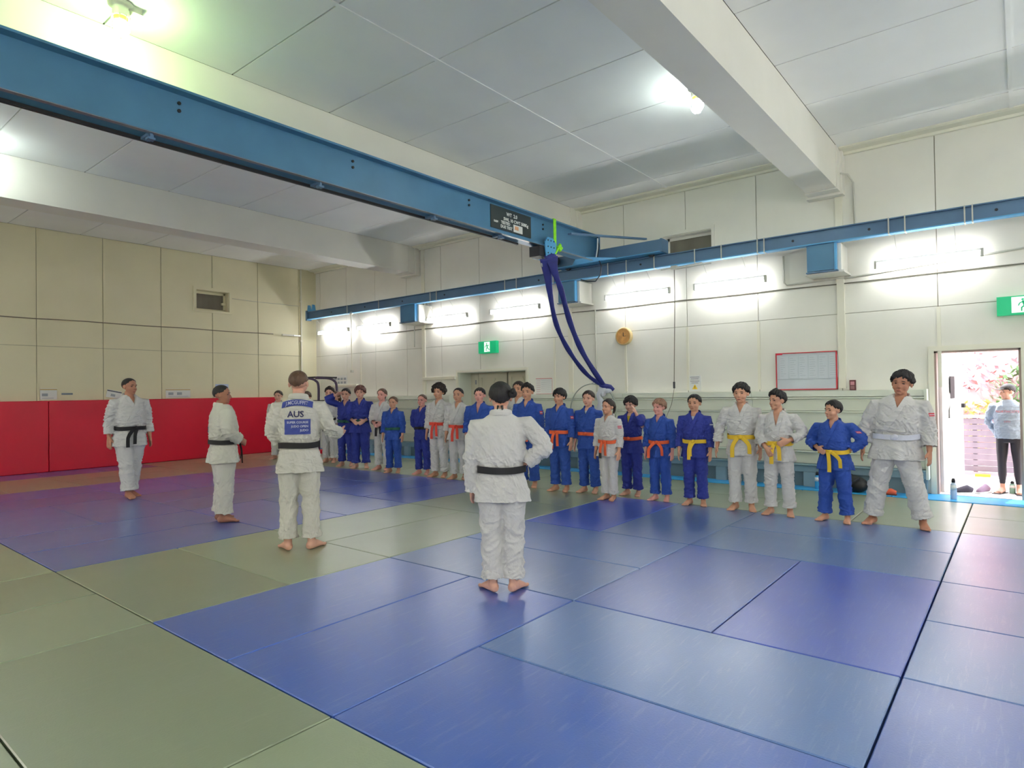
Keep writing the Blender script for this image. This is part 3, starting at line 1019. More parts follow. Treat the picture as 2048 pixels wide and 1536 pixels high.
# ceiling bulkhead lamps; those out of view are added to brighten the ceiling
for (x, y, g, lab) in ((2.16, 6.16, BULBG, 'greenish glowing caged ceiling lamp above the left end of the crane'),
                       (7.02, 2.86, BULBW, 'white glowing ceiling lamp tucked beside the right beam'),
                       (1.95, 10.75, BULBW, 'white glowing ceiling lamp at the left edge of the picture'),
                       (-2.8, 6.16, BULBW, 'unseen caged fill lamp added beyond the left edge of the picture'),
                       (-2.8, 1.2, BULBW, 'unseen caged fill lamp added left of the camera'),
                       (2.1, -1.6, BULBW, 'unseen caged fill lamp added behind the camera'),
                       (7.0, -1.6, BULBW, 'unseen caged fill lamp added beyond the right edge of the picture')):
    t = thing('ceiling_lamp', lab, 'lamp', (x, y, ZC), group='caged ceiling lamps')
    obj('base', MB().loft([(0, 0, 0), (0, 0, -.03), (0, 0, -.05), (0, 0, -.13)], [.10, .10, .065, .07], n=20, ref=(0, 1, 0)), GREYP, t, smooth=True)
    obj('conduit_box', MB().box(.05, .16, -.05, .05, -.06, 0), GREYP, t)
    obj('collar', MB().loft([(0, 0, -.13), (0, 0, -.165)], [.055, .055], n=20, ref=(0, 1, 0)), BULBY, t, smooth=True)
    obj('globe', MB().loft([(0, 0, -.165), (0, 0, -.20), (0, 0, -.25), (0, 0, -.28), (0, 0, -.295)], [.052, .058, .054, .038, .01], n=20, ref=(0, 1, 0)), g, t, smooth=True)
    for k in range(4):
        a = k * PI / 4 + .3
        c_, s_ = math.cos(a), math.sin(a)
        obj('cage_wire', MB().tube([(.072 * c_, .072 * s_, -.12), (.074 * c_, .074 * s_, -.25), (.04 * c_, .04 * s_, -.305), (0, 0, -.315), (-.04 * c_, -.04 * s_, -.305), (-.074 * c_, -.074 * s_, -.25), (-.072 * c_, -.072 * s_, -.12)], .0028, n=5), GREYP, t)


# ------------------------------------------------------------------ signs and wall things
def W(mb, t): return local(t, mb)


def capsule2d(mb, p, q, r, x0, x1, n=8):
    """thick line in the (y,z) plane as a small slab"""
    (a, b), (c, d) = p, q
    L_ = math.hypot(c - a, d - b) or 1e-6
    ux, uz = (c - a) / L_, (d - b) / L_
    nx, nz = -uz, ux
    poly = []
    for k in range(n + 1):
        an = -PI / 2 + PI * k / n
        poly.append((c + r * (math.cos(an) * ux + math.sin(an) * nx), d + r * (math.cos(an) * uz + math.sin(an) * nz)))
    for k in range(n + 1):
        an = PI / 2 + PI * k / n
        poly.append((a + r * (math.cos(an) * ux + math.sin(an) * nx), b + r * (math.cos(an) * uz + math.sin(an) * nz)))
    mb.prism(poly, 'x', x0, x1)


def exit_sign(yc, zc, w, h, lab, wp, wpc, xo=0.10):
    """wp: width of the white panel, wpc: its centre in y relative to yc"""
    t = thing('exit_sign', lab, 'sign', (XW - xo / 2, yc, zc), group='green exit signs')
    obj('sign_body', MB().box(-xo / 2, xo / 2, -w / 2, w / 2, -h / 2, h / 2), GREEN, t)
    x0 = -xo / 2
    obj('pictogram_panel', MB().box(x0 - .003, x0, wpc - wp / 2, wpc + wp / 2, -h * .40, h * .44), SIGNW, t)
    mb = MB()
    s = h * .8
    c = wpc
    P = lambda a, b: (c - a * s, b * s)   # picture-left is +y
    cap = lambda p, q, r: capsule2d(mb, p, q, r * s, x0 - .006, x0 - .003)
    cap(P(-.04, .36), P(-.04, .361), .07)          # head
    cap(P(-.02, .22), P(.06, -.02), .065)          # trunk
    cap(P(-.02, .22), P(-.20, .12), .03)           # arm
    cap(P(-.20, .12), P(-.26, -.02), .03)
    cap(P(.0, .20), P(.18, .12), .03)
    cap(P(.18, .12), P(.24, .24), .03)
    cap(P(.06, -.04), P(-.10, -.18), .04)          # legs
    cap(P(-.10, -.18), P(-.10, -.38), .035)
    cap(P(.06, -.04), P(.20, -.20), .04)
    cap(P(.20, -.20), P(.36, -.26), .035)
    obj('running_figure', mb, GREEN, t)
    obj('baseline', MB().box(x0 - .005, x0 - .003, wpc - wp * .45, wpc - wp * .05, -h * .37, -h * .34), GREEN, t)
    return t


exit_sign(9.02, 2.475, .50, .26, 'small green running-man exit sign above the double doors', .16, 0.0)
exit_sign(-.02, 2.50, .50, .24, 'larger green running-man exit sign above the open door', .24, -.02)

ck = thing('wall_clock', 'round orange-faced wall clock with pale wooden rim', 'clock', (XW - .05, 5.70, 2.49))
obj('rim', MB().loft([(.05, 0, 0), (-.015, 0, 0), (-.028, 0, 0), (-.0285, 0, 0)], [.160, .165, .158, .143], n=32, ref=(0, 0, 1), cap=False), CLOCKR, ck, smooth=True)
obj('clock_face', MB().loft([(.045, 0, 0), (-.019, 0, 0)], [.145, .145], n=32, ref=(0, 0, 1)), CLOCKF, ck)
obj('hour_hand', MB().box(-.024, -.019, -.006, .006, 0, .07), BLACK, ck)
obj('minute_hand', MB().box(-.024, -.019, -.06, 0, -.004, .004), BLACK, ck)

wb = thing('whiteboard', 'white display board with red frame and faint papers', 'board', (XW - .02, 2.575, 1.745))
hw, hh = .44, .29
obj('panel', MB().box(-.005, .015, -hw, hw, -hh, hh), BOARD, wb)
mb = MB().box(-.02, .01, -hw, hw, hh - .014, hh).box(-.02, .01, -hw, hw, -hh, -hh + .014).box(-.02, .01, hw - .014, hw, -hh, hh)
mb.box(-.02, .01, -hw, -hw + .018, -hh, hh)
obj('frame', mb, REDP, wb)
obj('corner_clip', MB().box(-.024, -.004, hw - .10, hw - .005, hh - .028, hh - .004), mat('bright_red_clip', lin(220, 30, 66), .5), wb)
mb = MB()
for k in range(6):
    y = hw - .06 - k * .142
    mb.box(-.0085, -.005, y - .12, y, -.115 + .01 * (k % 2), hh - .055)
obj('pinned_paper', mb, mat('board_paper', lin(206, 212, 218), .6), wb)
mb = MB()
rr_ = random.Random(3)
for k in range(6):
    y = hw - .07 - k * .142
    for q in range(9):
        w_ = .03 + rr_.random() * .06
        mb.box(-.0095, -.0085, y - w_, y, .20 - q * .034, .206 - q * .034)
obj('faint_print', mb, mat('faint_print_ink', lin(178, 186, 194), .7), wb)
obj('fold_line', MB().box(-.010, -.005, -hw + .02, hw - .02, -.128, -.122), INKG, wb)

cp = thing('call_point', 'small dark red fire call point beside the whiteboard', 'alarm', (XW - .02, 1.935, 1.515))
obj('box', MB().box(-.02, .02, -.04, .04, -.075, .075), mat('dark_red_plastic', lin(92, 28, 36), .4), cp)
obj('glass_disc', MB().box(-.024, -.02, -.026, .026, .0, .052), mat('pale_pink_disc', lin(190, 130, 136), .4), cp)
obj('lower_label', MB().box(-.023, -.02, -.026, .026, -.06, -.012), mat('grey_red_label', lin(140, 96, 98), .5), cp)

nt_ = thing('warning_notice', 'white notice with blue lines and yellow warning triangle', 'notice', (XW - .006, 4.365, 1.59))
obj('sheet', MB().box(-.003, .003, -.11, .11, -.135, .135), PAPER, nt_)
obj('text_lines', MB().box(-.005, -.003, -.08, .08, .105, .112).box(-.005, -.003, -.07, .07, .075, .082).box(-.005, -.003, -.08, .08, .035, .042).box(-.005, -.003, -.06, .06, .005, .012), INKD, nt_)
obj('triangle', MB().prism([(-.05, -.10), (.05, -.10), (0, -.015)], 'x', -.005, -.003), YELL, nt_)
obj('exclamation', MB().box(-.0065, -.005, -.004, .004, -.08, -.045).box(-.0065, -.005, -.004, .004, -.094, -.086), INKD, nt_)

nr = thing('lined_notice', 'red bordered lined notice right of the double doors', 'notice', (XW - .006, 7.57, 1.60))
obj('sheet', MB().box(-.003, .003, -.205, .205, -.16, .16), PAPER, nr)
obj('red_border', MB().box(-.005, -.003, -.205, .205, .15, .16).box(-.005, -.003, -.205, -.20, -.16, .16).box(-.005, -.003, -.205, .205, -.16, -.154), REDP, nr)
mb = MB()
for k in range(6):
    mb.box(-.005, -.003, .09, .19, .11 - k * .045, .114 - k * .045)
obj('red_rules', mb, REDP, nr)
mb = MB()
for k in range(7):
    mb.box(-.005, -.003, -.18, .07, .12 - k * .04, .124 - k * .04)
obj('grey_rules', mb, INKG, nr)

sb = thing('door_sign', 'tiny black and white sign by the double doors', 'sign', (XW - .004 + .03, 8.03, 1.72)) if False else None
dsn = thing('door_sign', 'tiny dark sign on the right leaf of the double doors', 'sign', (XW + .415, 8.32, 1.71))
obj('plate', MB().box(-.004, .0, -.045, .045, -.06, .06), BLACK, dsn)
obj('symbol', MB().box(-.006, -.004, -.02, .02, .005, .035).box(-.006, -.004, -.02, .02, -.04, -.02), WHITEP, dsn)

ps = thing('paper_poster', 'pale grey poster on the wall near the far corner', 'poster', (XW - .006, 14.43, 1.83))
obj('sheet', MB().box(-.003, .003, -.31, .31, -.18, .18), PAPER, ps)
mb = MB()
for k in range(4):
    for q in range(3):
        mb.box(-.005, -.003, -.26 + k * .14, -.16 + k * .14, -.14 + q * .10, -.08 + q * .10)
obj('print', mb, INKG, ps)

sh = thing('wall_ledge', 'cream timber ledge left of the double doors', 'ledge', (XW - .03, 10.56, 1.83))
obj('board', MB().box(-.05, .03, -.53, .53, -.03, .045), TRIM, sh, bevel=.006)
sh = thing('wall_ledge', 'cream timber ledge near the far corner below the poster', 'ledge', (XW - .03, 14.25, 1.72))
obj('board', MB().box(-.05, .03, -.62, .62, -.03, .045), TRIM, sh, bevel=.006)

# end wall papers
def epaper(x0, x1, z0, z1, lab, rot=0.0, band=None, print_=None, m_=PAPER):
    xc, zc = (x0 + x1) / 2, (z0 + z1) / 2
    t = thing('taped_notice', lab, 'notice', (xc, YE - .012 - .006, zc), group='papers taped above the red pads')
    w, h = (x1 - x0) / 2, (z1 - z0) / 2
    R_ = Matrix.Rotation(rot, 4, 'Y')
    obj('sheet', MB().box(-w, w, -.002, .004, -h, h, R_), m_, t)
    if band:
        obj('heading_band', MB().box(-w, w, -.005, -.002, h - .035, h - .012, R_), band, t)
    if print_:
        mb = MB()
        for (a, b, c, d) in print_:
            mb.box(-w + 2 * w * a, -w + 2 * w * b, -.005, -.002, -h + 2 * h * c, -h + 2 * h * d, R_)
        obj('print', mb, INKG, t)


BAND1 = mat('ochre_heading_print', lin(200, 170, 110), .7)
epaper(3.93, 4.22, 1.48, 1.71, 'small notice with ochre heading taped above the red pad', 0, BAND1, [(.1, .45, .3, .55), (.1, .8, .1, .14)])
epaper(4.30, 4.50, 1.575, 1.61, 'narrow dark paper strip taped above the red pad', 0, None, None, mat('slate_strip_print', lin(110, 122, 136), .7))
epaper(5.13, 5.42, 1.49, 1.66, 'tilted curling notice taped above the red pad', .22, INKD, [(.3, .6, .2, .5)])
epaper(6.36, 6.92, 1.48, 1.69, 'wide faint notice taped behind the man in white', 0, BAND1, [(.1, .3, .3, .6), (.45, .65, .3, .6), (.1, .9, .12, .16)])
epaper(7.53, 7.86, 1.49, 1.80, 'blue and white poster behind the dark haired instructor', 0, None, [(.1, .9, .5, .7)], mat('pale_blue_poster', lin(190, 200, 226), .6))

# cables / conduits
def cable(name, lab, pts, r, m_=GREYP, cat='cable', n=6):
    o = thing(name, lab, cat, pts[0])
    obj('run', local(o, MB().tube(pts, r, n)), m_, o, smooth=True)
    return o


def wavy(y0, y1, z, x, amp=.008, step=.35):
    pts = []
    y = y0
    while y < y1:
        pts.append((x, y, z + amp * math.sin(y * 2.3) * math.sin(y * .9)))
        y += step
    pts.append((x, y1, z))
    return pts


cable('wall_cable', 'long grey cable strung along the lamp wall', wavy(YR + .1, 12.7, 3.035, XW - .015), .010, mat('dusty_grey_cable', lin(120, 116, 104), .7))
cable('end_wall_cable', 'dusty cable strung along the far end wall', [(x, YE - .02, 3.14 + .006 * math.sin(x * 3)) for x in np.arange(XL + .1, 9.4, .4)], .010, mat('dusty_brown_cable', lin(128, 118, 100), .7))
cable('thin_wire', 'thin wire running from the high window to the corner', [(7.95, YE - .02, 3.98), (8.6, YE - .02, 3.965), (9.9, YE - .02, 3.97)], .006)
cable('conduit', 'cream conduit beside the whiteboard bracket', [(XW - .02, 2.87, 3.56), (XW - .02, 2.87, 3.14), (XW - .02, 2.83, 3.10), (XW - .02, 1.9, 3.11), (XW - .02, -.1, 3.235), (XW - .02, -2.0, 3.24)], .014)
cable('beam_cable', 'cream cable looping off the right beam end', [(XW - .20, 2.0, 4.62), (XW - .08, 1.93, 4.62), (XW - .03, 1.87, 4.5), (XW - .02, 1.86, 3.85)], .014)
cable('wall_conduit', 'slim cream conduit below the crane carriage', [(XW - .02, 6.32, 3.05), (XW - .02, 6.32, 1.47)], .014)
cable('wall_conduit', 'slim cream conduit left of the far blue bracket', [(XW - .02, 11.42, 3.12), (XW - .02, 11.42, 2.62)], .012)
pc = thing('hanging_switch', 'small switch on a long cord hanging by the wall', 'switch', (9.9, 4.48, 3.5))
obj('ceiling_hook', MB().box(-.03, .03, -.05, .05, .0, .06), GREYP, pc)
obj('cord', MB().tube([(0, 0, 0), (.0, .0, -.5), (.0, .02, -1.2), (0, .04, -1.9)], .007, n=6), mat('grey_brown_cord', lin(120, 112, 98), .7), pc)
obj('switch', MB().box(-.014, .014, .026, .054, -1.99, -1.88), DARKM, pc)
obj('lower_cord', MB().tube([(0, .04, -1.99), (.02, .10, -2.25), (.05, .25, -2.55), (.1, .5, -2.85)], .005, n=6), mat('grey_cord_tail', lin(130, 126, 112), .7), pc)
ar = thing('light_track', 'short dusty arm hanging below the crane rail', 'arm', (9.95, 4.3, 3.52))
obj('bar', MB().tube([(-.05, .18, -.02), (-.03, -.45, .0)], .012, n=6), GREYP, ar)
obj('cross_bar', MB().tube([(-.05, .42, -.0), (-.05, -.3, .03)], .008, n=6), GREYP, ar)
pd = thing('pendant_rod', 'white rod hanging from the rail near the corner', 'rod', (9.9, 13.25, 3.56))
obj('rod', MB().cyl((0, 0, 0), (0, 0, -1.45), .014, 8), TRIM, pd)
obj('knob', MB().box(-.03, .03, -.03, .03, -1.51, -1.45), GREYP, pd)
obj('rose', MB().ell((0, 0, .0), (.04, .06, .04)), TRIM, pd)
fit_ = thing('corner_lamp', 'small unlit horizontal lamp on the far corner pipe', 'lamp', (9.75, YE - .12, 3.13))
obj('housing', MB().box(-.45, .10, -.03, .03, -.02, .02), GREYP, fit_)
obj('wall_arm', MB().box(-.2, -.1, .03, .12, -.015, .015), GREYP, fit_)
obj('diffuser', MB().box(-.12, .08, -.045, -.03, -.018, .018), WHITEP, fit_)

# gym rack in the far corner
rk = thing('pull_up_rack', 'purple black tubular pull-up rack in the far corner', 'gym rack', (8.9, 13.6, 0))


def K(mb): return local(rk, mb)


for (x, y, x2, y2) in ((9.45, 14.05, 9.25, 14.25), (9.75, 13.70, 9.55, 13.9)):
    sp = smooth_path([(x, y, 0.02), (x, y, 1.2), (x, y, 1.72), (x - .05, y + .05, 1.86), (x - .16, y + .16, 1.92), (x - .38, y + .36, 1.93)], 5)
    obj('upright', K(MB().tube(sp, .032, n=10)), RACKP, rk, smooth=True)
obj('top_bar', K(MB().tube([(9.05, 14.45, 1.935), (9.42, 14.02, 1.95), (9.75, 13.68, 1.93)], .02, n=8)), BLACK, rk)
obj('barbell_rest', K(MB().tube([(9.1, 14.3, 1.33), (9.5, 14.0, 1.33), (9.8, 13.6, 1.34)], .03, n=8)), BLACK, rk)
obj('foot_bar', K(MB().tube([(9.2, 14.3, .03), (9.8, 13.7, .03)], .03, n=8)), RACKP, rk)
obj('red_base_pad', K(MB().box(8.9, 9.6, 13.85, 14.7, 0, .09)), RED, rk, bevel=.01)

# small things on the floor by the wall
def bottle(lab, loc, liquid, h=.24, cap=BLACK):
    t = thing('water_bottle', lab, 'bottle', loc)
    obj('body', MB().loft([(0, 0, 0), (0, 0, .005), (0, 0, h * .45), (0, 0, h * .7), (0, 0, h * .8)], [.034, .036, .036, .034, .018], n=18, ref=(0, 1, 0)), liquid, t, smooth=True)
    obj('cap', MB().loft([(0, 0, h * .8), (0, 0, h * .9), (0, 0, h)], [.022, .022, .014], n=14, ref=(0, 1, 0)), cap, t, smooth=True)
    obj('label_band', MB().loft([(0, 0, h * .45), (0, 0, h * .68)], [.0372, .0352], n=18, ref=(0, 1, 0)), WHITEP, t, smooth=True)


bottle('blue sports bottle with black and white cap by the blue-suited boy', (10.02, 2.36, 0), mat('bright_blue_bottle', lin(66, 168, 226), .25), .25)
bottle('tall clear bottle with dark cap at the open doorway', (10.05, .72, 0), mat('clear_pale_blue_bottle', lin(200, 214, 236), .15), .27)
bottle('small green bottle between the visitor\'s sandals', (10.98, .125, 0), mat('pale_green_bottle', lin(150, 190, 170), .3), .17)
bg = thing('rucksack', 'black rucksack slumped against the barrier between two boys', 'bag', (10.02, 1.90, 0))
mb = MB().ell((0, 0, .11), (.11, .20, .12), 20, 12).ell((.03, .08, .17), (.08, .12, .09), 16, 10).ell((-.05, -.08, .09), (.08, .12, .09), 16, 10)
obj('body', mb, BLACK, bg, smooth=True)
obj('strap', MB().tube([(-.06, -.1, .2), (-.13, -.05, .16), (-.14, .05, .08), (-.10, .12, .03)], .012, n=6), DARKM, bg)
obj('tag', MB().ell((-.12, .14, .10), (.012, .02, .02)), WHITEP, bg)
og = thing('orange_shoe', 'small orange shoe on the blue strip behind the biggest boy', 'shoe', (9.98, 1.46, 0))
obj('upper', MB().loft([(0, -.10, .03), (0, -.04, .045), (0, .04, .035), (0, .10, .02)], [(.03, .03), (.04, .045), (.038, .035), (.02, .015)], n=14, ref=(0, 0, 1)), mat('orange_shoe_cloth', lin(226, 96, 60), .6), og, smooth=True)
obj('sole', MB().box(-.035, .035, -.11, .11, 0, .015), mat('brown_sole', lin(120, 60, 50), .7), og, bevel=.004)
for k, (x, y, rz, lab) in enumerate(((10.60, .66, .5, 'dark grey trainer just outside the doorway'), (10.82, .44, 1.1, 'mauve trainer outside the doorway, nearer the visitor'))):
    t = thing('trainer', lab, 'shoe', (x, y, 0), rz, group='shoes left in the doorway')
    obj('upper', MB().loft([(0, -.12, .05), (0, -.06, .07), (0, .03, .05), (0, .09, .035), (0, .13, .025)], [(.03, .035), (.038, .055), (.042, .035), (.04, .025), (.02, .012)], n=14, ref=(0, 0, 1)), mat('shoe_cloth', lin(*((62, 54, 66), (140, 112, 134))[k]), .7), t, smooth=True)
    obj('sole', MB().box(-.042, .042, -.13, .14, 0, .022), WHITEP, t, bevel=.006)

# ------------------------------------------------------------------ outside
struct('ground', MB().box(XW + .25, 40, -25, 25, -.2, 0.0), CONC)
fz = thing('slat_fence', 'low grey mauve slatted fence with white top rail', 'fence', (12.95, 0, 0))
for k in range(9):
    obj('slat', MB().box(-.012, .012, -4, 3, .06 + k * .098, .06 + k * .098 + .088), FENCE, fz)
obj('top_rail', MB().box(-.04, .04, -4, 3, .95, .99), FENCEW, fz)
obj('bottom_rail', MB().box(-.03, .03, -4, 3, .0, .05), mat('pink_grey_kerb', lin(190, 150, 160), .8), fz)
for y in (-3.0, -1.2, .62, 2.4):
    obj('post', MB().box(.012, .06, y - .03, y + .03, 0, .95), FENCE, fz)
ym = obj('ground_marker', MB().box(12.7, 12.86, .42, .62, 0.001, .03), YELL)
tag(ym, 'small yellow marker on the concrete in front of the fence', 'marker')
mb = MB()
g = 14
vs, fs = [], []
for i in range(g + 1):
    for j in range(g + 1):
        x = 13.8 + 7 * i / g
        y = -10 + 16 * j / g
        vs.append((x, y, min(5.6, 1.5 * (i / g * 7) + .15 * math.sin(y * 1.7 + x))))
for i in range(g):
    for j in range(g):
        a = i * (g + 1) + j
        fs.append((a, a + 1, a + g + 2, a + g + 1))
struct('bank', MB().add(vs, fs), SOIL)
for k, (mm_, lab, nl, cx, cy) in enumerate(((LEAFM[0], 'green leafy shrub on the bank behind the fence', 2600, 14.9, -.6),
                                            (LEAFM[1], 'yellowish shrub low on the bank behind the fence', 1300, 14.3, .5),
                                            (LEAFM[2], 'tree high on the bank, overexposure put into its pink leaves', 5200, 15.6, .6))):
    t = thing('shrub', lab, 'shrub', (cx, cy, .4), group='shrubs on the bank')
    mb = MB()
    for q in range(nl):
        th, ph = RNG.uniform(0, 2 * PI), math.acos(RNG.uniform(-1, 1))
        rr_ = RNG.uniform(.5, 1) ** .5
        sx, sy, sz, cz = ((.8, 1.3, .9, .7), (.5, 1.2, .5, .3), (1.6, 2.6, 1.5, 2.0))[k]
        c = Vector((sx * rr_ * math.sin(ph) * math.cos(th), sy * rr_ * math.sin(ph) * math.sin(th), cz + sz * rr_ * math.cos(ph)))
        n_ = Vector(RNG.normal(size=3)).normalized()
        u = n_.orthogonal().normalized() * RNG.uniform(.04, .09)
        v = n_.cross(u).normalized() * RNG.uniform(.02, .04)
        mb.add([c - u, c - v, c + u, c + v], [(0, 1, 2, 3)])
    me = mb.mesh('foliage')
    fo = obj('foliage', me, mm_, t)
    fo['kind'] = 'stuff'
    mb = MB()
    for q in range(14):
        a = q * 2.4
        mb.tube([(0, 0, -.3), (.2 * math.cos(a), .3 * math.sin(a), .5), (.5 * math.cos(a + .3), .9 * math.sin(a + .3), (1.0, .6, 2.6)[k])], .011, n=5)
    obj('branch', mb, LEAFM[3], t)

#PEOPLE#

# ------------------------------------------------------------------ people
def remeshed(mb, voxel, smooth_it=4, dec=1.0, name='m'):
    me = mb.mesh(name + '_src')
    fix_normals(me)
    o = bpy.data.objects.new(name + '_src', me)
    COL.objects.link(o)
    r = o.modifiers.new('r', 'REMESH')
    r.mode = 'VOXEL'
    r.voxel_size = voxel
    s = o.modifiers.new('s', 'SMOOTH')
    s.iterations = smooth_it
    s.factor = 0.5
    if dec < 1:
        d = o.modifiers.new('d', 'DECIMATE')
        d.ratio = dec
    dg = bpy.context.evaluated_depsgraph_get()
    out = bpy.data.meshes.new_from_object(o.evaluated_get(dg))
    bpy.data.objects.remove(o)
    bpy.data.meshes.remove(me)
    out.name = name
    return out


def co(me):
    a = np.empty(len(me.vertices) * 3, np.float32)
    me.vertices.foreach_get('co', a)
    return a.reshape(-1, 3).astype(np.float64)


def nrm(me):
    a = np.empty(len(me.vertices) * 3, np.float32)
    me.vertex_normals.foreach_get('vector', a)
    return a.reshape(-1, 3).astype(np.float64)


def setco(me, a):
    me.vertices.foreach_set('co', a.astype(np.float32).ravel())
    me.update()


def folds(p, seed, scale=1.0, stretch=(1, 1, 1)):
    """smooth ridged noise in -1..1 that reads as cloth folds"""
    r = np.random.RandomState(seed)
    q = p * np.array(stretch) / scale
    w = np.zeros(len(p))
    warp = np.stack([np.sin(q @ r.normal(size=3) * 1.1 + r.uniform(0, 6)) for _ in range(3)], 1) * 0.9
    q2 = q + warp
    tot = 0
    for k in range(6):
        d = r.normal(size=3)
        d /= np.linalg.norm(d)
        fr = 1.6 * 1.35 ** k
        a = 1 / 1.25 ** k
        s = np.sin(q2 @ d * fr + r.uniform(0, 6.28))
        w += a * (1 - 2 * np.abs(s) ** 0.8)
        tot += a
    return w / tot


ARMS = {  # (elbow direction, wrist direction) for the right side (+x); y is forward
    'down': ((.17, -.02, -.98), (.02, .22, -.97)),
    'out': ((.38, .02, -.92), (.10, .22, -.96)),
    'front': ((.26, .02, -.96), (-.50, .52, -.62)),
    'clasp': ((.30, .05, -.95), (-.62, .62, -.38)),
    'hip': ((.62, -.22, -.75), (-.72, .22, -.52)),
    'belt': ((.52, -.10, -.85), (-.62, .52, -.30)),
    'cross': ((.30, .18, -.93), (-.72, .62, .08)),
    'back': ((.34, -.20, -.92), (-.42, -.34, -.80)),
    'gesture': ((.36, .10, -.92), (.22, .92, -.12)),
    'ear': ((.35, .62, -.45), (-.45, .05, .93)),
    'nape': ((.80, .42, .42), (-.90, -.18, .38)),
    'swing': ((.16, -.22, -.95), (.03, .05, -.99)),
}


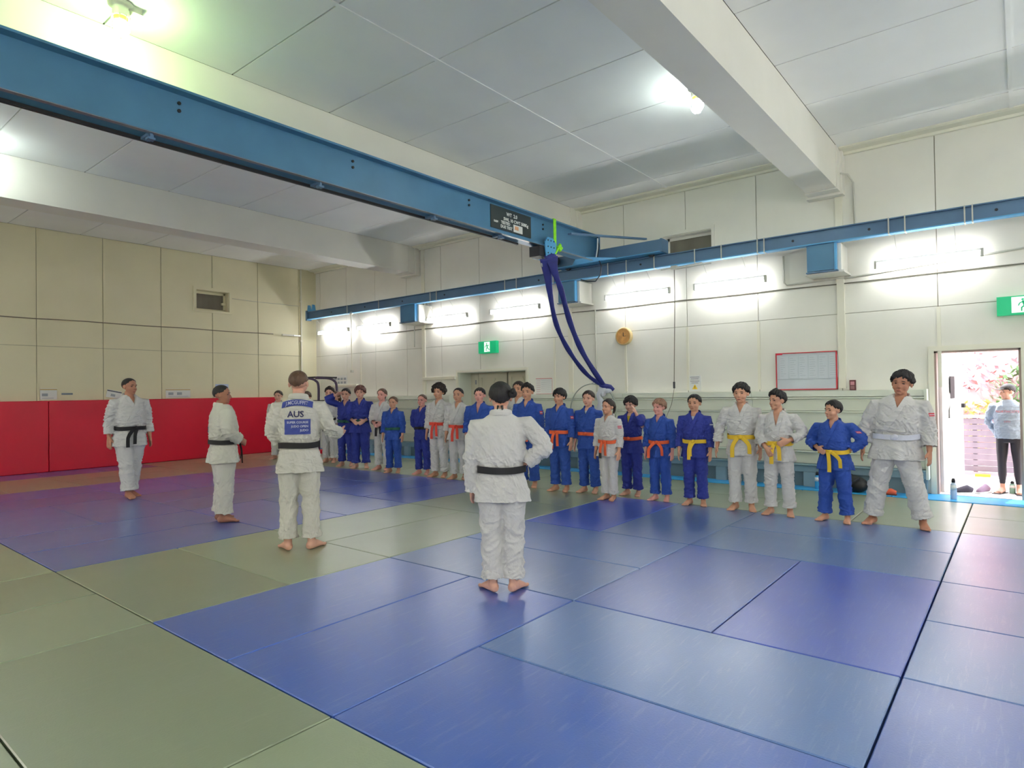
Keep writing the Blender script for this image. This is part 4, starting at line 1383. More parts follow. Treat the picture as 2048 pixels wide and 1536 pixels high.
def person(label, x, y, face, h=1.5, gi='white', belt='yellow', skin='tan', hair='black', style='short',
           arms=('down', 'down'), head_turn=0.0, head_tilt=0.0, head_nod=0.0, wide=1.0, stance=.12, step=0.0, foot_out=.25,
           lean=0.0, vneck=1.0, kid=True, seed=1, voxel=.009, dec=.6, group='judo students lined up along the mat edge',
           tails=True, cutr=None, patch=None, tee=None, back_text=None, casual=False, belt_tail_x=(.03, -.03), black_tip=False, clothes_len=1.0,
           belt_drop=0.0):
    """local frame: +y is where the chest faces, +x is the figure's right side"""
    fx, fy = face
    rz = math.atan2(-fx, fy)
    root = thing('person', label, 'person', (x, y, 0), rz, group)
    hd = (.150 if kid else .137) * h
    hd = max(hd, .205)
    zc = h - hd                       # chin
    zs = zc - .052 * h                # shoulder joint
    zb = .587 * h + belt_drop         # belt
    zh = .50 * h                      # hip joints
    sw = .108 * h * (1 + .55 * (wide - 1))
    W_ = wide

    def lx(z):                        # sideways lean of everything above the hips
        return lean * max(0.0, z - zh) + lean * .35 * max(0.0, z - zs)

    A_UP, A_FO = .165 * h, .145 * h
    ua, fa = {}, {}
    joints = {}
    for s, nm in ((1, arms[0]), (-1, arms[1])):
        e, w = ARMS[nm]
        sh = Vector((s * sw + lx(zs), 0, zs))
        ev = Vector((e[0] * s * (1 + .35 * (W_ - 1) * 2), e[1], e[2])).normalized()
        el = sh + ev * A_UP
        wv = Vector((w[0] * s, w[1], w[2])).normalized()
        wr = el + wv * A_FO
        joints[s] = (sh, el, wr, wv, nm)
    # legs
    legs = {}
    for s in (1, -1):
        hipj = Vector((s * .050 * h * (1 + .4 * (W_ - 1)), 0, zh))
        st = stance * h / 1.5
        fy_ = step * s
        ank = Vector((s * st, fy_ - .015 * h, .045 * h))
        kn = (hipj + ank) / 2 + Vector((s * .004, .012 * h, 0))
        legs[s] = (hipj, kn, ank)

    # ---------- head transform
    neck_p = Vector((lx(zc), -.012 * h, zc - .01 * h))
    HM = (Matrix.Translation(neck_p) @ Matrix.Rotation(head_turn, 4, 'Z') @ Matrix.Rotation(head_tilt, 4, 'Y') @ Matrix.Rotation(head_nod, 4, 'X')
          @ Matrix.Translation(Vector((0, .010 * h, .01 * h))) @ Matrix.Diagonal((hd, hd, hd, 1)))

    def H(mb0, mb):
        mb.add([tuple(HM @ Vector(p)) for p in mb0.v], mb0.f)

    body = MB()
    hb = MB()
    hb.ell((0, -.05, .63), (.35, .425, .365), 24, 16)
    hb.ell((0, .09, .36), (.30, .275, .30), 20, 14)
    hb.ell((0, .13, .16), (.225, .215, .14), 16, 10)
    hb.ell((0, .27, .075), (.10, .09, .07), 12, 8)
    for s in (1, -1):
        hb.ell((s * .17, .19, .34), (.13, .14, .14), 12, 8)
        hb.ell((s * .365, -.04, .46), (.045, .085, .125), 12, 8, Matrix.Rotation(s * .25, 3, 'Z'))
        hb.ell((s * .13, .315, .575), (.11, .065, .045), 10, 6)
    hb.loft([(0, .335, .54), (0, .40, .42), (0, .445, .345), (0, .37, .30)], [(.035, .04), (.05, .06), (.078, .05), (.05, .03)], n=10, ref=(0, 1, 0))
    hb.ell((0, .355, .195), (.105, .035, .035), 10, 6)
    H(hb, body)
    # neck and chest
    cx = lx(zs)
    body.loft([(lx(zs) * .9, -.006 * h, zs - .02 * h), (lx(zc - .02 * h), -.008 * h, zc - .02 * h), HM @ Vector((0, -.06, .22))],
              [(.040 * h * W_, .040 * h), (.034 * h * (1 + .4 * (W_ - 1)), .035 * h), (.030 * h, .033 * h)], n=18)
    ch_a = .088 * h * W_
    body.loft([(lx(z), yo, z) for z, yo in ((zb - .03 * h, 0), (zb + .07 * h, .0), (zs - .05 * h, .0), (zs + .012 * h, -.004 * h), (zs + .035 * h, -.006 * h))],
              [(.070 * h * W_, .050 * h * W_), (ch_a * .96, .060 * h * W_), (ch_a, .061 * h * (1 + .8 * (W_ - 1))), (ch_a * .72, .045 * h), (.035 * h, .034 * h)], n=24, power=2.3)
    # hidden pelvis
    body.loft([(0, 0, zh - .01 * h), (lx(zb), 0, zb)], [(.045 * h, .03 * h), (.05 * h, .035 * h)], n=12)
    for s in (1, -1):
        sh, el, wr, wv, nm = joints[s]
        body.loft([Vector((cx, 0, zs - .03 * h)), sh - Vector((0, 0, .010 * h)), (sh + el) / 2, el, (el + wr) / 2, wr],
                  [.022 * h, .022 * h, .021 * h, .020 * h, .0205 * h, (.0165 * h, .014 * h)], n=12, ref=(.2, .9, .3))
        # hand
        hl = .104 * h
        side = Vector((s, 0, 0))
        if nm in ('down', 'out', 'swing'):
            pn = Vector((-s, -.25, 0))        # palm normal points to the thigh
        elif nm in ('front', 'clasp', 'belt', 'hip'):
            pn = Vector((-s * .3, -.9, .1)) if nm != 'hip' else Vector((-s * .8, -.3, .2))
        elif nm == 'gesture':
            pn = Vector((-s * .8, 0, .5))
        elif nm == 'back':
            pn = Vector((0, -1, 0))
        else:
            pn = Vector((-s * .9, .1, 0))
        d = wv
        pn = (pn - d * pn.dot(d)).normalized()
        cr = d.cross(pn).normalized()
        # make cr point towards the thumb side (forward / up)
        tf = Vector((0, 1, .4)) if nm in ('down', 'out', 'swing') else Vector((-s * .2, .1, 1))
        if cr.dot(tf) < 0:
            cr = -cr
        body.loft([wr - d * .01 * h, wr + d * .018 * h, wr + d * .050 * h, wr + d * .058 * h],
                  [(.0165 * h, .013 * h), (.024 * h, .0125 * h), (.026 * h, .011 * h), (.022 * h, .008 * h)], n=14, ref=tuple(pn))
        curl = .35 if nm in ('down', 'out', 'swing', 'gesture') else .62
        if nm == 'gesture':
            curl = .12
        for f_ in range(4):
            off = (1.5 - f_) * .0130 * h
            ln = (.040, .045, .042, .033)[f_] * h
            p = wr + d * .054 * h + cr * off
            dd = Vector(d)
            P = [p - d * .012 * h]
            for q in range(3):
                P.append(P[-1] + dd * (ln * (.50, .30, .22)[q] + (.012 * h if q == 0 else 0)))
                dd = (Matrix.Rotation(curl * (1.0 + .15 * f_), 3, cr.cross(Vector((0, 0, 0))) if False else cr) @ dd)
                if (P[-1] + dd * .01 - wr).dot(pn) < (P[-1] - wr).dot(pn):
                    dd = (Matrix.Rotation(-2 * curl * (1.0 + .15 * f_), 3, cr) @ dd)
            body.loft(P, [.0066 * h, .0062 * h, .0058 * h, .0045 * h], n=8, ref=tuple(pn))
        tb = wr + d * .014 * h + cr * .018 * h
        td = (d * .72 + cr * .62 + pn * .22).normalized()
        t1 = tb + td * .026 * h
        t2 = t1 + (td + d * .5).normalized() * .020 * h
        body.loft([tb - td * .008 * h, t1, t2], [.0095 * h, .0078 * h, .0055 * h], n=8, ref=tuple(pn))
        # leg and foot
        hipj, kn, ank = legs[s]
        body.loft([hipj, kn, ank + Vector((0, 0, .05 * h)), ank - Vector((0, 0, .012 * h))],
                  [.036 * h, .030 * h, (.021 * h, .024 * h), (.023 * h, .028 * h)], n=14)
        fo = foot_out * s
        fd = Vector((math.sin(fo), math.cos(fo), 0))
        sd = Vector((math.cos(fo), -math.sin(fo), 0))
        g0 = Vector((ank.x, ank.y, 0))
        body.loft([g0 + fd * a * h + Vector((0, 0, zz * h)) for a, zz in ((-.036, .020), (-.022, .024), (.012, .030), (.045, .022), (.075, .015), (.088, .012))],
                  [(.012 * h, .014 * h), (.021 * h, .023 * h), (.0215 * h, .030 * h), (.025 * h, .022 * h), (.029 * h, .0145 * h), (.026 * h, .010 * h)], n=16, ref=(0, 0, 1))
        for q in range(5):
            off = (-.021 + .0108 * q) * h * -s
            tl = (.030, .026, .023, .019, .014)[q] * h
            tr_ = (.0095, .0068, .0064, .0060, .0056)[q] * h
            c0 = g0 + fd * (.082 - .003 * q) * h + sd * off
            body.loft([c0 + Vector((0, 0, tr_)), c0 + fd * tl * .6 + Vector((0, 0, tr_ * 1.05)), c0 + fd * tl + Vector((0, 0, tr_ * .8))], [tr_, tr_, tr_ * .6], n=8, ref=(0, 0, 1))
    vb = min(voxel * .72, .0068)
    bme = remeshed(body, vb, 3, dec, 'body')
    a = co(bme)
    a[:, 2] = np.maximum(a[:, 2], 0.0015)
    setco(bme, a)
    bo = obj_mesh('body', bme, SKINS[skin], root)
    bvh = BVHTree.FromPolygons([tuple(v) for v in a], [tuple(p.vertices) for p in bme.polygons])

    # ---------- face
    hdir = (HM.to_3x3() @ Vector((0, 1, 0))).normalized()
    R3 = HM.to_3x3().normalized()
    for s in (1, -1):
        o_ = HM @ Vector((s * .145, .8, .50))
        hit = bvh.ray_cast(o_, -hdir, hd)
        c = hit[0] if hit[0] is not None else HM @ Vector((s * .145, .36, .50))
        obj('eye', MB().ell(c, (.060 * hd, .026 * hd, .026 * hd), 10, 6, R3 @ Matrix.Rotation(s * .10, 3, 'Y') @ Matrix.Rotation(-s * .3, 3, 'Z')), EYE, bo, smooth=True)
        o_ = HM @ Vector((s * .15, .8, .595))
        hit = bvh.ray_cast(o_, -hdir, hd)
        c = hit[0] if hit[0] is not None else HM @ Vector((s * .15, .36, .59))
        obj('eyebrow', MB().ell(c, (.085 * hd, .022 * hd, .017 * hd), 10, 6, R3 @ Matrix.Rotation(s * .12, 3, 'Y') @ Matrix.Rotation(-s * .35, 3, 'Z')), HAIRS[hair], bo, smooth=True)
    hit = bvh.ray_cast(HM @ Vector((0, .8, .20)), -hdir, hd)
    c = hit[0] if hit[0] is not None else HM @ Vector((0, .36, .2))
    obj('mouth', MB().ell(c, (.095 * hd, .020 * hd, .022 * hd), 10, 6, R3), LIP, bo, smooth=True)

    # ---------- hair
    st = {'short': (.060, 27, -13, -46), 'crop': (.022, 34, -8, -44), 'fade': (.030, 34, -8, -44), 'mop': (.12, 12, -26, -50), 'fringe': (.095, 6, -20, -50),
          'curly': (.16, 20, -24, -46), 'bun': (.055, 34, -24, -58), 'pony': (.050, 34, -16, -48), 'messy': (.09, 16, -16, -48), 'quiff': (.075, 27, -10, -46),
          'long': (.07, 24, -34, -60), 'cap': (.03, 20, -14, -44)}[style]
    th, ef, es, eb = st
    rr_ = np.random.RandomState(seed * 7 + 3)
    NU, NV = 72, 34
    mb = MB()
    ph = rr_.uniform(0, 6.28, 8)
    vs = []
    for j in range(NV + 1):
        el_ = PI / 2 - PI * j / NV
        for i in range(NU):
            az = 2 * PI * i / NU       # 0 = face
            dx, dy, dz = math.cos(el_) * math.sin(az), math.cos(el_) * math.cos(az), math.sin(el_)
            r0 = 1 / math.sqrt((dx / .352) ** 2 + (dy / .42) ** 2 + (dz / .368) ** 2)
            aa = abs(az if az <= PI else az - 2 * PI)
            if aa < PI / 2:
                t_ = (1 - math.cos(aa * 2)) / 2
                hl_ = ef + (es - ef) * t_ ** 1.3
            else:
                t_ = (1 - math.cos((aa - PI / 2) * 2)) / 2
                hl_ = es + (eb - es) * t_
            jag = 3.0 * math.sin(az * 13 + ph[0]) + 2.2 * math.sin(az * 23 + ph[1])
            k_ = 1.0 if style in ('crop', 'fade', 'bun', 'pony') else 1.8
            e_deg = math.degrees(el_)
            inside = (e_deg - (hl_ + jag * k_)) / 7.0
            mk = max(0.0, min(1.0, inside))
            mk = mk * mk * (3 - 2 * mk)
            str_ = math.sin(az * 17 + 3 * math.sin(el_ * 3 + ph[2]) + ph[3]) * .5 + math.sin(az * 31 + el_ * 5 + ph[4]) * .3 + math.sin(el_ * 9 + az * 4 + ph[5]) * .4
            amp = {'curly': .34, 'messy': .25, 'mop': .15, 'fringe': .14, 'quiff': .22}.get(style, .12)
            t2 = th * (1 + amp * str_ * 1.6)
            if style == 'quiff':
                t2 *= 1 + .9 * max(0, math.cos(az)) * max(0, math.sin(el_ + .3))
            if style == 'curly':
                t2 += .03 * math.sin(az * 9 + el_ * 11 + ph[6]) * math.cos(el_ * 13 - az * 3)
            r_ = r0 * (.90 * (1 - mk) + mk * (1.015)) + t2 * mk
            vs.append(HM @ Vector((dx * r_, -.05 + dy * r_, .63 + dz * r_)))
    fs = []
    for j in range(NV):
        for i in range(NU):
            p, q = j * NU + i, j * NU + (i + 1) % NU
            fs.append((p, q, q + NU, p + NU))
    mb.add(vs, fs)
    if style == 'bun':
        b0 = HM @ Vector((.40, -.34, .62)) if seed % 2 else HM @ Vector((0, -.55, .70))
        mb.ell(b0, (.17 * hd, .13 * hd, .15 * hd), 16, 10)
        mb.ell(b0 + Vector((.03 * hd, -.02, .02)), (.10 * hd, .13 * hd, .11 * hd), 12, 8)
        mb.loft([HM @ Vector((.03, -.40, .22)), HM @ Vector((.05, -.42, .10)), HM @ Vector((.02, -.40, .0)), HM @ Vector((.03, -.41, -.12))],
                [.05 * hd, .035 * hd, .02 * hd, .006 * hd], n=8)
        mb.loft([HM @ Vector((-.10, -.36, .22)), HM @ Vector((-.13, -.38, .06)), HM @ Vector((-.10, -.38, -.10))], [.04 * hd, .022 * hd, .005 * hd], n=8)
    if style == 'pony':
        mb.loft([HM @ Vector(p) for p in ((0, -.40, .72), (.02, -.56, .70), (.06, -.66, .50), (.12, -.66, .22), (.16, -.60, -.02), (.17, -.56, -.16))],
                [.07 * hd, .09 * hd, .10 * hd, .085 * hd, .055 * hd, .012 * hd], n=12)
    if style == 'long':
        mb.loft([HM @ Vector(p) for p in ((0, -.30, .60), (0, -.42, .30), (0, -.40, -.05), (0, -.36, -.45), (0, -.34, -.72))],
                [(.30 * hd, .14 * hd), (.36 * hd, .16 * hd), (.34 * hd, .13 * hd), (.28 * hd, .10 * hd), (.14 * hd, .04 * hd)], n=16)
    obj('hair', mb, HAIRS[hair], root, smooth=True)

    # ---------- jacket
    cl = .020 * h          # looseness
    hemz = .432 * h if not casual else .50 * h
    jb = MB()
    ja = lambda k: k * h * W_
    jd = lambda k: k * h * (1 + .9 * (W_ - 1))
    if not casual:
        prof = [(hemz, .128, .093, 0), (hemz + .05 * h, .122, .088, 0), (zb - .045 * h, .110, .080, 0), (zb - .012 * h, .100, .073, 0), (zb + .010 * h, .101, .075, 0),
                (zb + .035 * h, .112, .086, 0), (zb + .09 * h, .112, .084, .002), ]
    else:
        prof = [(hemz, .104, .082, 0), (hemz + .02 * h, .112, .088, 0), (zb, .114, .088, 0), (zb + .08 * h, .114, .084, 0)]
    prof += [(zs - .085 * h, .112, .080, .0), (zs - .045 * h, .110, .076, -.002), (zs - .010 * h, .104, .068, -.003), (zs + .016 * h, .084, .056, -.005), (zs + .036 * h, .056, .050, -.007), (zs + .048 * h, .046, .046, -.008)]
    jb.loft([(lx(z), yo * h, z) for z, a_, b_, yo in prof], [(ja(a_), jd(b_)) for z, a_, b_, yo in prof], n=36, power=2.35, recess0=.06 * h)
    for s in (1, -1):
        sh, el, wr, wv, nm = joints[s]
        up_ = sh + Vector((-s * .050 * h, 0, -.006 * h))
        e2 = el
        cut = .80 if nm not in ('hip', 'belt', 'clasp') else .86
        if cutr and cutr[0 if s > 0 else 1]:
            cut = cutr[0 if s > 0 else 1]
        if casual:
            cut = .98
        wend = el + wv * (A_FO * cut)
        r1, r2, r3 = ((.048, .043, .040) if not casual else (.043, .036, .028))
        kf = (1 + .5 * (W_ - 1))
        jb.loft([up_, sh + (el - sh) * .10, sh + (el - sh) * .5, el - (el - sh) * .12, e2 + (wv * .5 + (el - sh).normalized() * -.1) * .02 * h, el + wv * A_FO * .35, wend],
                [(.026 * h * kf, .034 * h * kf), (r1 * .92 * h * kf, .048 * h * kf), (r1 * h * kf, r1 * h * kf), (r2 * h * kf, r2 * h * kf), (r2 * h * kf, r2 * h * kf), (r2 * h * kf, r2 * h * kf), (r3 * h * kf, r3 * h * kf)],
                n=20, ref=(.15, .9, .35), recess1=.045 * h)
    jme = remeshed(jb, voxel * .85, 5, 1.0, 'jacket')
    a, nn = co(jme), nrm(jme)
    # cloth folds: stronger around belt, elbows; fine diagonal pulls on the back and chest
    z = a[:, 2]
    amp = .0080 * h * (1 + 1.0 * np.exp(-((z - zb - .035 * h) / (.05 * h)) ** 2))
    for s in (1, -1):
        sh, el, wr, wv, nm = joints[s]
        de = np.linalg.norm(a - np.array(el), axis=1)
        amp += .006 * h * np.exp(-(de / (.07 * h)) ** 2)
        da = np.linalg.norm(a - np.array(sh + Vector((-s * .02 * h, 0, -.05 * h))), axis=1)
        amp += .004 * h * np.exp(-(da / (.05 * h)) ** 2)
    stiff = np.clip((zs + .02 * h - z) / (.05 * h), .15, 1)
    f1 = folds(a, seed + 11, .080, (1, 1, 1.8))
    f2 = folds(a, seed + 12, .034, (1, 1, 1.2))
    a = a + nn * ((f1 * .8 + f2 * .3) * amp * stiff)[:, None]
    # flare of the skirt
    if not casual:
        k = np.clip((zb - .03 * h - z) / (.12 * h), 0, 1)
        ang_ = np.arctan2(a[:, 1], a[:, 0])
        onskirt = (np.abs(a[:, 0] - 0) < .17 * h * W_) & (z < zb - .02 * h) & (z > hemz - .02)
        fl_ = (np.sin(ang_ * 5 + seed) * .010 + np.sin(ang_ * 9 + seed * 2) * .005) * h
        a[:, :2] += np.where(onskirt[:, None], (np.stack([np.cos(ang_), np.sin(ang_)], 1)) * (fl_ * k)[:, None], 0)
    setco(jme, a)
    jbvh = BVHTree.FromPolygons([tuple(v) for v in a], [tuple(p.vertices) for p in jme.polygons])

    def surf(px, pz, side=1, off=.004):
        r_ = jbvh.ray_cast(Vector((px, side * 1.0, pz)), Vector((0, -side, 0)), 2)
        if r_[0] is None:
            return Vector((px, side * .06 * h, pz))
        return r_[0] + Vector((0, side * off, 0))

    zn = zs + .046 * h       # neck point
    zv = zs - (.065 * h if vneck <= 1 else .105 * h) * vneck   # bottom of the V
    if not casual:
        # lapels, swept over the jacket surface
        def lapel(path, wd, thk, off):
            n_ = len(path)
            vs = []
            for k_, (px, pz) in enumerate(path):
                q = path[min(k_ + 1, n_ - 1)]
                p_ = path[max(k_ - 1, 0)]
                d2 = Vector((q[0] - p_[0], q[1] - p_[1]))
                d2.normalize()
                nx_, nz_ = -d2[1], d2[0]
                for sgn in (-1, 1):
                    c_ = surf(px + nx_ * wd * sgn * .5 * 1, pz + nz_ * wd * sgn * .5, 1, off)
                    vs.append(c_ - Vector((0, thk, 0)))
                    vs.append(c_ + Vector((0, thk * .3, 0)))
            fs = []
            for k_ in range(n_ - 1):
                b_ = k_ * 4
                c_ = b_ + 4
                fs += [(b_ + 1, b_ + 3, c_ + 3, c_ + 1), (b_, c_, c_ + 2, b_ + 2), (b_, b_ + 1, c_ + 1, c_), (b_ + 2, c_ + 2, c_ + 3, b_ + 3)]
            e_ = (n_ - 1) * 4
            fs += [(0, 2, 3, 1), (e_, e_ + 1, e_ + 3, e_ + 2)]
            return vs, fs

        def lerp_path(P, n_=9):
            out = []
            for i_ in range(len(P) - 1):
                for k_ in range(n_):
                    t_ = k_ / n_
                    out.append((P[i_][0] * (1 - t_) + P[i_ + 1][0] * t_, P[i_][1] * (1 - t_) + P[i_ + 1][1] * t_))
            out.append(P[-1])
            return out

        wd = .030 * h
        lN = lx(zn)
        xn = .043 * h
        vz = zv
        mbc = MB()
        # wearer's right lapel first (under), then left lapel over it
        R_ = [(lN + xn, zn - .012 * h), (lx(vz) + .002 * h, vz), (lx(vz) - .03 * h, vz - .045 * h)]
        L_ = [(lN - xn, zn - .012 * h), (lx(vz) - .002 * h, vz), (lx(zb) + .055 * h * W_, zb + .02 * h)]
        v_, f_ = lapel(lerp_path(R_), wd, .012, .004)
        mbc.add(v_, f_)
        v_, f_ = lapel(lerp_path(L_), wd, .014, .008)
        mbc.add(v_, f_)
        # skirt edge below the belt
        S2 = [(.062 * h * W_, zb - .02 * h), (.085 * h * W_, hemz + .012 * h)]
        v_, f_ = lapel(lerp_path(S2), wd * .9, .010, .004)
        mbc.add(v_, f_)
        # band round the back of the neck
        pts_ = []
        for k_ in range(17):
            an = PI * k_ / 16
            pts_.append(Vector((lN + math.cos(an) * .050 * h, -.008 * h - math.sin(an) * .052 * h, zn + .010 * h * math.sin(an) - .006 * h)))
        mbc.loft(pts_, [(.006 * h, .017 * h)] * 17, n=8, ref=(0, 0, 1))
        obj('collar', mbc, GI[gi], root, smooth=False)
        # press the V between the lapels inwards
        a = co(jme)
        zz = a[:, 2]
        lxz = np.array([lx(q) for q in zz])
        frac = np.clip((zz - vz) / (zn - vz), 0, 1.3)
        half = frac * xn - wd * .28
        inside = (np.abs(a[:, 0] - lxz) < half) & (a[:, 1] > 0) & (zz > vz)
        dep = np.clip((half - np.abs(a[:, 0] - lxz)) / .006, 0, 1) * inside
        a[:, 1] -= dep * .050 * h
        setco(jme, a)
    if dec < 1:
        pass
    jo = obj_mesh('jacket' if not casual else 'sweatshirt', jme, GI[gi] if not casual else SWEAT, root)

    if tee:
        # a shirt showing in the V
        vs, fs = [], []
        n_ = 8
        for i_ in range(n_ + 1):
            fz_ = i_ / n_
            pz = zv + (zn - .035 * h - zv) * fz_
            hw_ = xn * ((pz - zv) / (zn - zv)) + .008 * h
            for k_ in range(7):
                px = lx(pz) + hw_ * (k_ / 3 - 1)
                r_ = bvh.ray_cast(Vector((px, 1, pz)), Vector((0, -1, 0)), 2)
                yy_ = r_[0][1] if r_[0] is not None else .04 * h
                vs.append((px, yy_ + .006, pz))
        for i_ in range(n_):
            for k_ in range(6):
                p = i_ * 7 + k_
                fs.append((p, p + 1, p + 8, p + 7))
        obj('t_shirt', MB().add(vs, fs), tee, root, smooth=True)

    # ---------- trousers
    tb_ = MB()
    if not casual:
        tb_.loft([(0, 0, zb - .02 * h), (0, 0, zh + .02 * h), (0, 0, zh - .04 * h)], [(.090 * h * W_, .065 * h * W_), (.108 * h * W_, .076 * h * W_), (.100 * h * W_, .068 * h * W_)], n=28, power=2.4)
        for s in (1, -1):
            hipj, kn, ank = legs[s]
            hem = Vector((ank.x, ank.y + .006 * h, .062 * h * (2 - clothes_len)))
            kf = 1 + .7 * (W_ - 1)
            tb_.loft([hipj + Vector((0, 0, .04 * h)), hipj + Vector((s * .004 * h, 0, -.05 * h)), (hipj + kn) / 2, kn, (kn + hem) / 2, hem],
                     [(.052 * h * kf, .062 * h * kf), (.060 * h * kf, .070 * h * kf), (.058 * h * kf, .062 * h * kf), (.053 * h * kf, .054 * h * kf), (.050 * h * kf, .052 * h * kf), (.052 * h * kf, .056 * h * kf)], n=22, power=2.2, recess1=.04 * h)
    else:
        tb_.loft([(0, 0, zb - .02 * h), (0, 0, zh + .02 * h), (0, 0, zh - .03 * h)], [(.075 * h, .055 * h), (.088 * h, .068 * h), (.080 * h, .06 * h)], n=24, power=2.4)
        for s in (1, -1):
            hipj, kn, ank = legs[s]
            tb_.loft([hipj + Vector((0, 0, .02 * h)), (hipj + kn) / 2, kn, kn * .6 + ank * .4 + Vector((0, -.008 * h, 0)), ank + Vector((0, 0, .04 * h))],
                     [(.050 * h, .056 * h), (.044 * h, .050 * h), (.034 * h, .036 * h), (.034 * h, .037 * h), (.022 * h, .025 * h)], n=18)
    tme = remeshed(tb_, voxel * .95, 4, 1.0, 'trousers')
    a, nn = co(tme), nrm(tme)
    z = a[:, 2]
    if not casual:
        lowk = np.exp(-((z - .07 * h) / (.10 * h)) ** 2) + .7 * np.exp(-((z - .28 * h) / (.07 * h)) ** 2)
        amp = .0075 * h * (1 + 1.1 * lowk)
        f1 = folds(a, seed + 31, .075, (1, 1, 1.0))
        f2 = folds(a, seed + 32, .040, (1, 1, 2.0))
        a = a + nn * ((f1 * .8 + f2 * .45 * lowk) * amp)[:, None]
    a[:, 2] = np.maximum(a[:, 2], .012)
    setco(tme, a)
    to = obj_mesh('trousers' if not casual else 'leggings', tme, GI[gi] if not casual else LEGG, root)

    # ---------- belt
    if not casual and belt:
        mb = MB()
        n_ = 48
        bw = .0165 * h if kid else .0160 * h
        a_, b_ = .1035 * h * W_, .0775 * h * (1 + .9 * (W_ - 1))
        vs = []
        for i_ in range(n_):
            an = 2 * PI * i_ / n_
            ca, sa = math.cos(an), math.sin(an)
            c2 = math.copysign(abs(ca) ** (2 / 2.35), ca)
            s2 = math.copysign(abs(sa) ** (2 / 2.35), sa)
            zz_ = zb - .006 * h * max(0, s2) + .002 * h * math.sin(an * 3 + seed)
            for (dr, dz) in ((.004, -bw), (.011, -bw), (.011, bw), (.004, bw)):
                vs.append((lx(zb) + (a_ + dr) * c2, (b_ + dr) * s2, zz_ + dz))
        fs = []
        for i_ in range(n_):
            for k_ in range(4):
                p = i_ * 4 + k_
                q = i_ * 4 + (k_ + 1) % 4
                p2 = ((i_ + 1) % n_) * 4 + k_
                q2 = ((i_ + 1) % n_) * 4 + (k_ + 1) % 4
                fs.append((p, q, q2, p2))
        mb.add(vs, fs)
        bl = obj('belt', mb, BELT[belt], root)
        kc = Vector((lx(zb), b_ + .018, zb - .004 * h))
        mbk = MB().ell(kc, (.024 * h, .013 * h, .017 * h), 12, 8, Matrix.Rotation(.5, 3, 'Y'))
        mbk.ell(kc + Vector((0, .003, 0)), (.014 * h, .014 * h, .020 * h), 12, 8, Matrix.Rotation(-.4, 3, 'Y'))
        obj('knot', mbk, BELT[belt], bl, smooth=True)
        if tails:
            for s, tx in ((1, belt_tail_x[0]), (-1, belt_tail_x[1])):
                ln = (.15 + .015 * s) * h
                P = []
                for k_ in range(7):
                    t_ = k_ / 6
                    px = kc.x + (s * .012 + tx * .62 * math.sin(min(1, t_ * 1.7) * 1.57)) * h
                    pz = kc.z - ln * t_ * (1 - .08 * abs(tx) * 8)
                    P.append((px, b_ + .024 + .020 * h * math.sin(min(1, t_ * 1.6) * 1.4) + .004 * math.sin(t_ * 5 + s), pz))
                obj('belt_end', MB().loft(P, [(.0155 * h, .004)] * 7, n=8, ref=(0, 1, 0), power=5), BELT[belt], bl)
                if black_tip and s == 1:
                    obj('black_tip', MB().loft(P[4:], [(.0162 * h, .005)] * 3, n=8, ref=(0, 1, 0), power=5), BLACK, bl)

    # ---------- sewn patches
    def project(me, origin, xdir, ydir, ray, off):
        """lay a flat mesh (x,y) on the jacket"""
        X, Y, Rr_ = Vector(xdir), Vector(ydir), Vector(ray).normalized()
        aa_ = co(me)
        out = []
        for p in aa_:
            o_ = Vector(origin) + X * float(p[0]) + Y * float(p[1])
            r_ = jbvh.ray_cast(o_, Rr_, 1.0)
            q = r_[0]
            if q is None:
                q = jbvh.find_nearest(o_ + Rr_ * (-o_.dot(Rr_)))[0]
            out.append(tuple(q - Rr_ * (off + float(p[2]))))
        setco(me, np.array(out))
        return me

    def grid_me(w, h_, nx=12, ny=6, shape=None):
        vs, fs = [], []
        for j_ in range(ny + 1):
            for i_ in range(nx + 1):
                px, py = w * (i_ / nx - .5), h_ * (j_ / ny - .5)
                if shape:
                    px, py = shape(px, py)
                vs.append((px, py, 0))
        for j_ in range(ny):
            for i_ in range(nx):
                p = j_ * (nx + 1) + i_
                fs.append((p, p + 1, p + nx + 2, p + nx + 1))
        me = bpy.data.meshes.new('patch')
        me.from_pydata(vs, [], fs)
        return me

    if patch:
        for (side_, pz, w, hh_, col_) in patch:
            sh, el, wr, wv, nm = joints[side_]
            c_ = sh + (el - sh) * pz
            rdir = Vector((-side_ * .75, -.66, 0)).normalized()
            tx_ = Vector((-rdir.y, rdir.x, 0))
            ty_ = -(el - sh).normalized()
            me = project(grid_me(w, hh_, 5, 3), c_ - rdir * .3, tx_, ty_, rdir, .004)
            obj('sleeve_patch', me, col_, jo, smooth=True)
            me = project(grid_me(w * .9, hh_ * .22, 5, 2), c_ - rdir * .3, tx_, ty_, rdir, .0065)
            obj('sleeve_patch_line', me, WHITEC, jo, smooth=True)
    if back_text:
        back_text(root, jo, project, grid_me, dict(h=h, zs=zs, zb=zb, zn=zn, sw=sw))
    return root, joints, bo


def obj_mesh(name, me, material, parent):
    me.materials.clear()
    me.materials.append(material)
    me.polygons.foreach_set('use_smooth', [True] * len(me.polygons))
    o = bpy.data.objects.new(name, me)
    COL.objects.link(o)
    o.parent = parent
    return o


def unit(x, y):
    l = math.hypot(x, y)
    return (x / l, y / l)


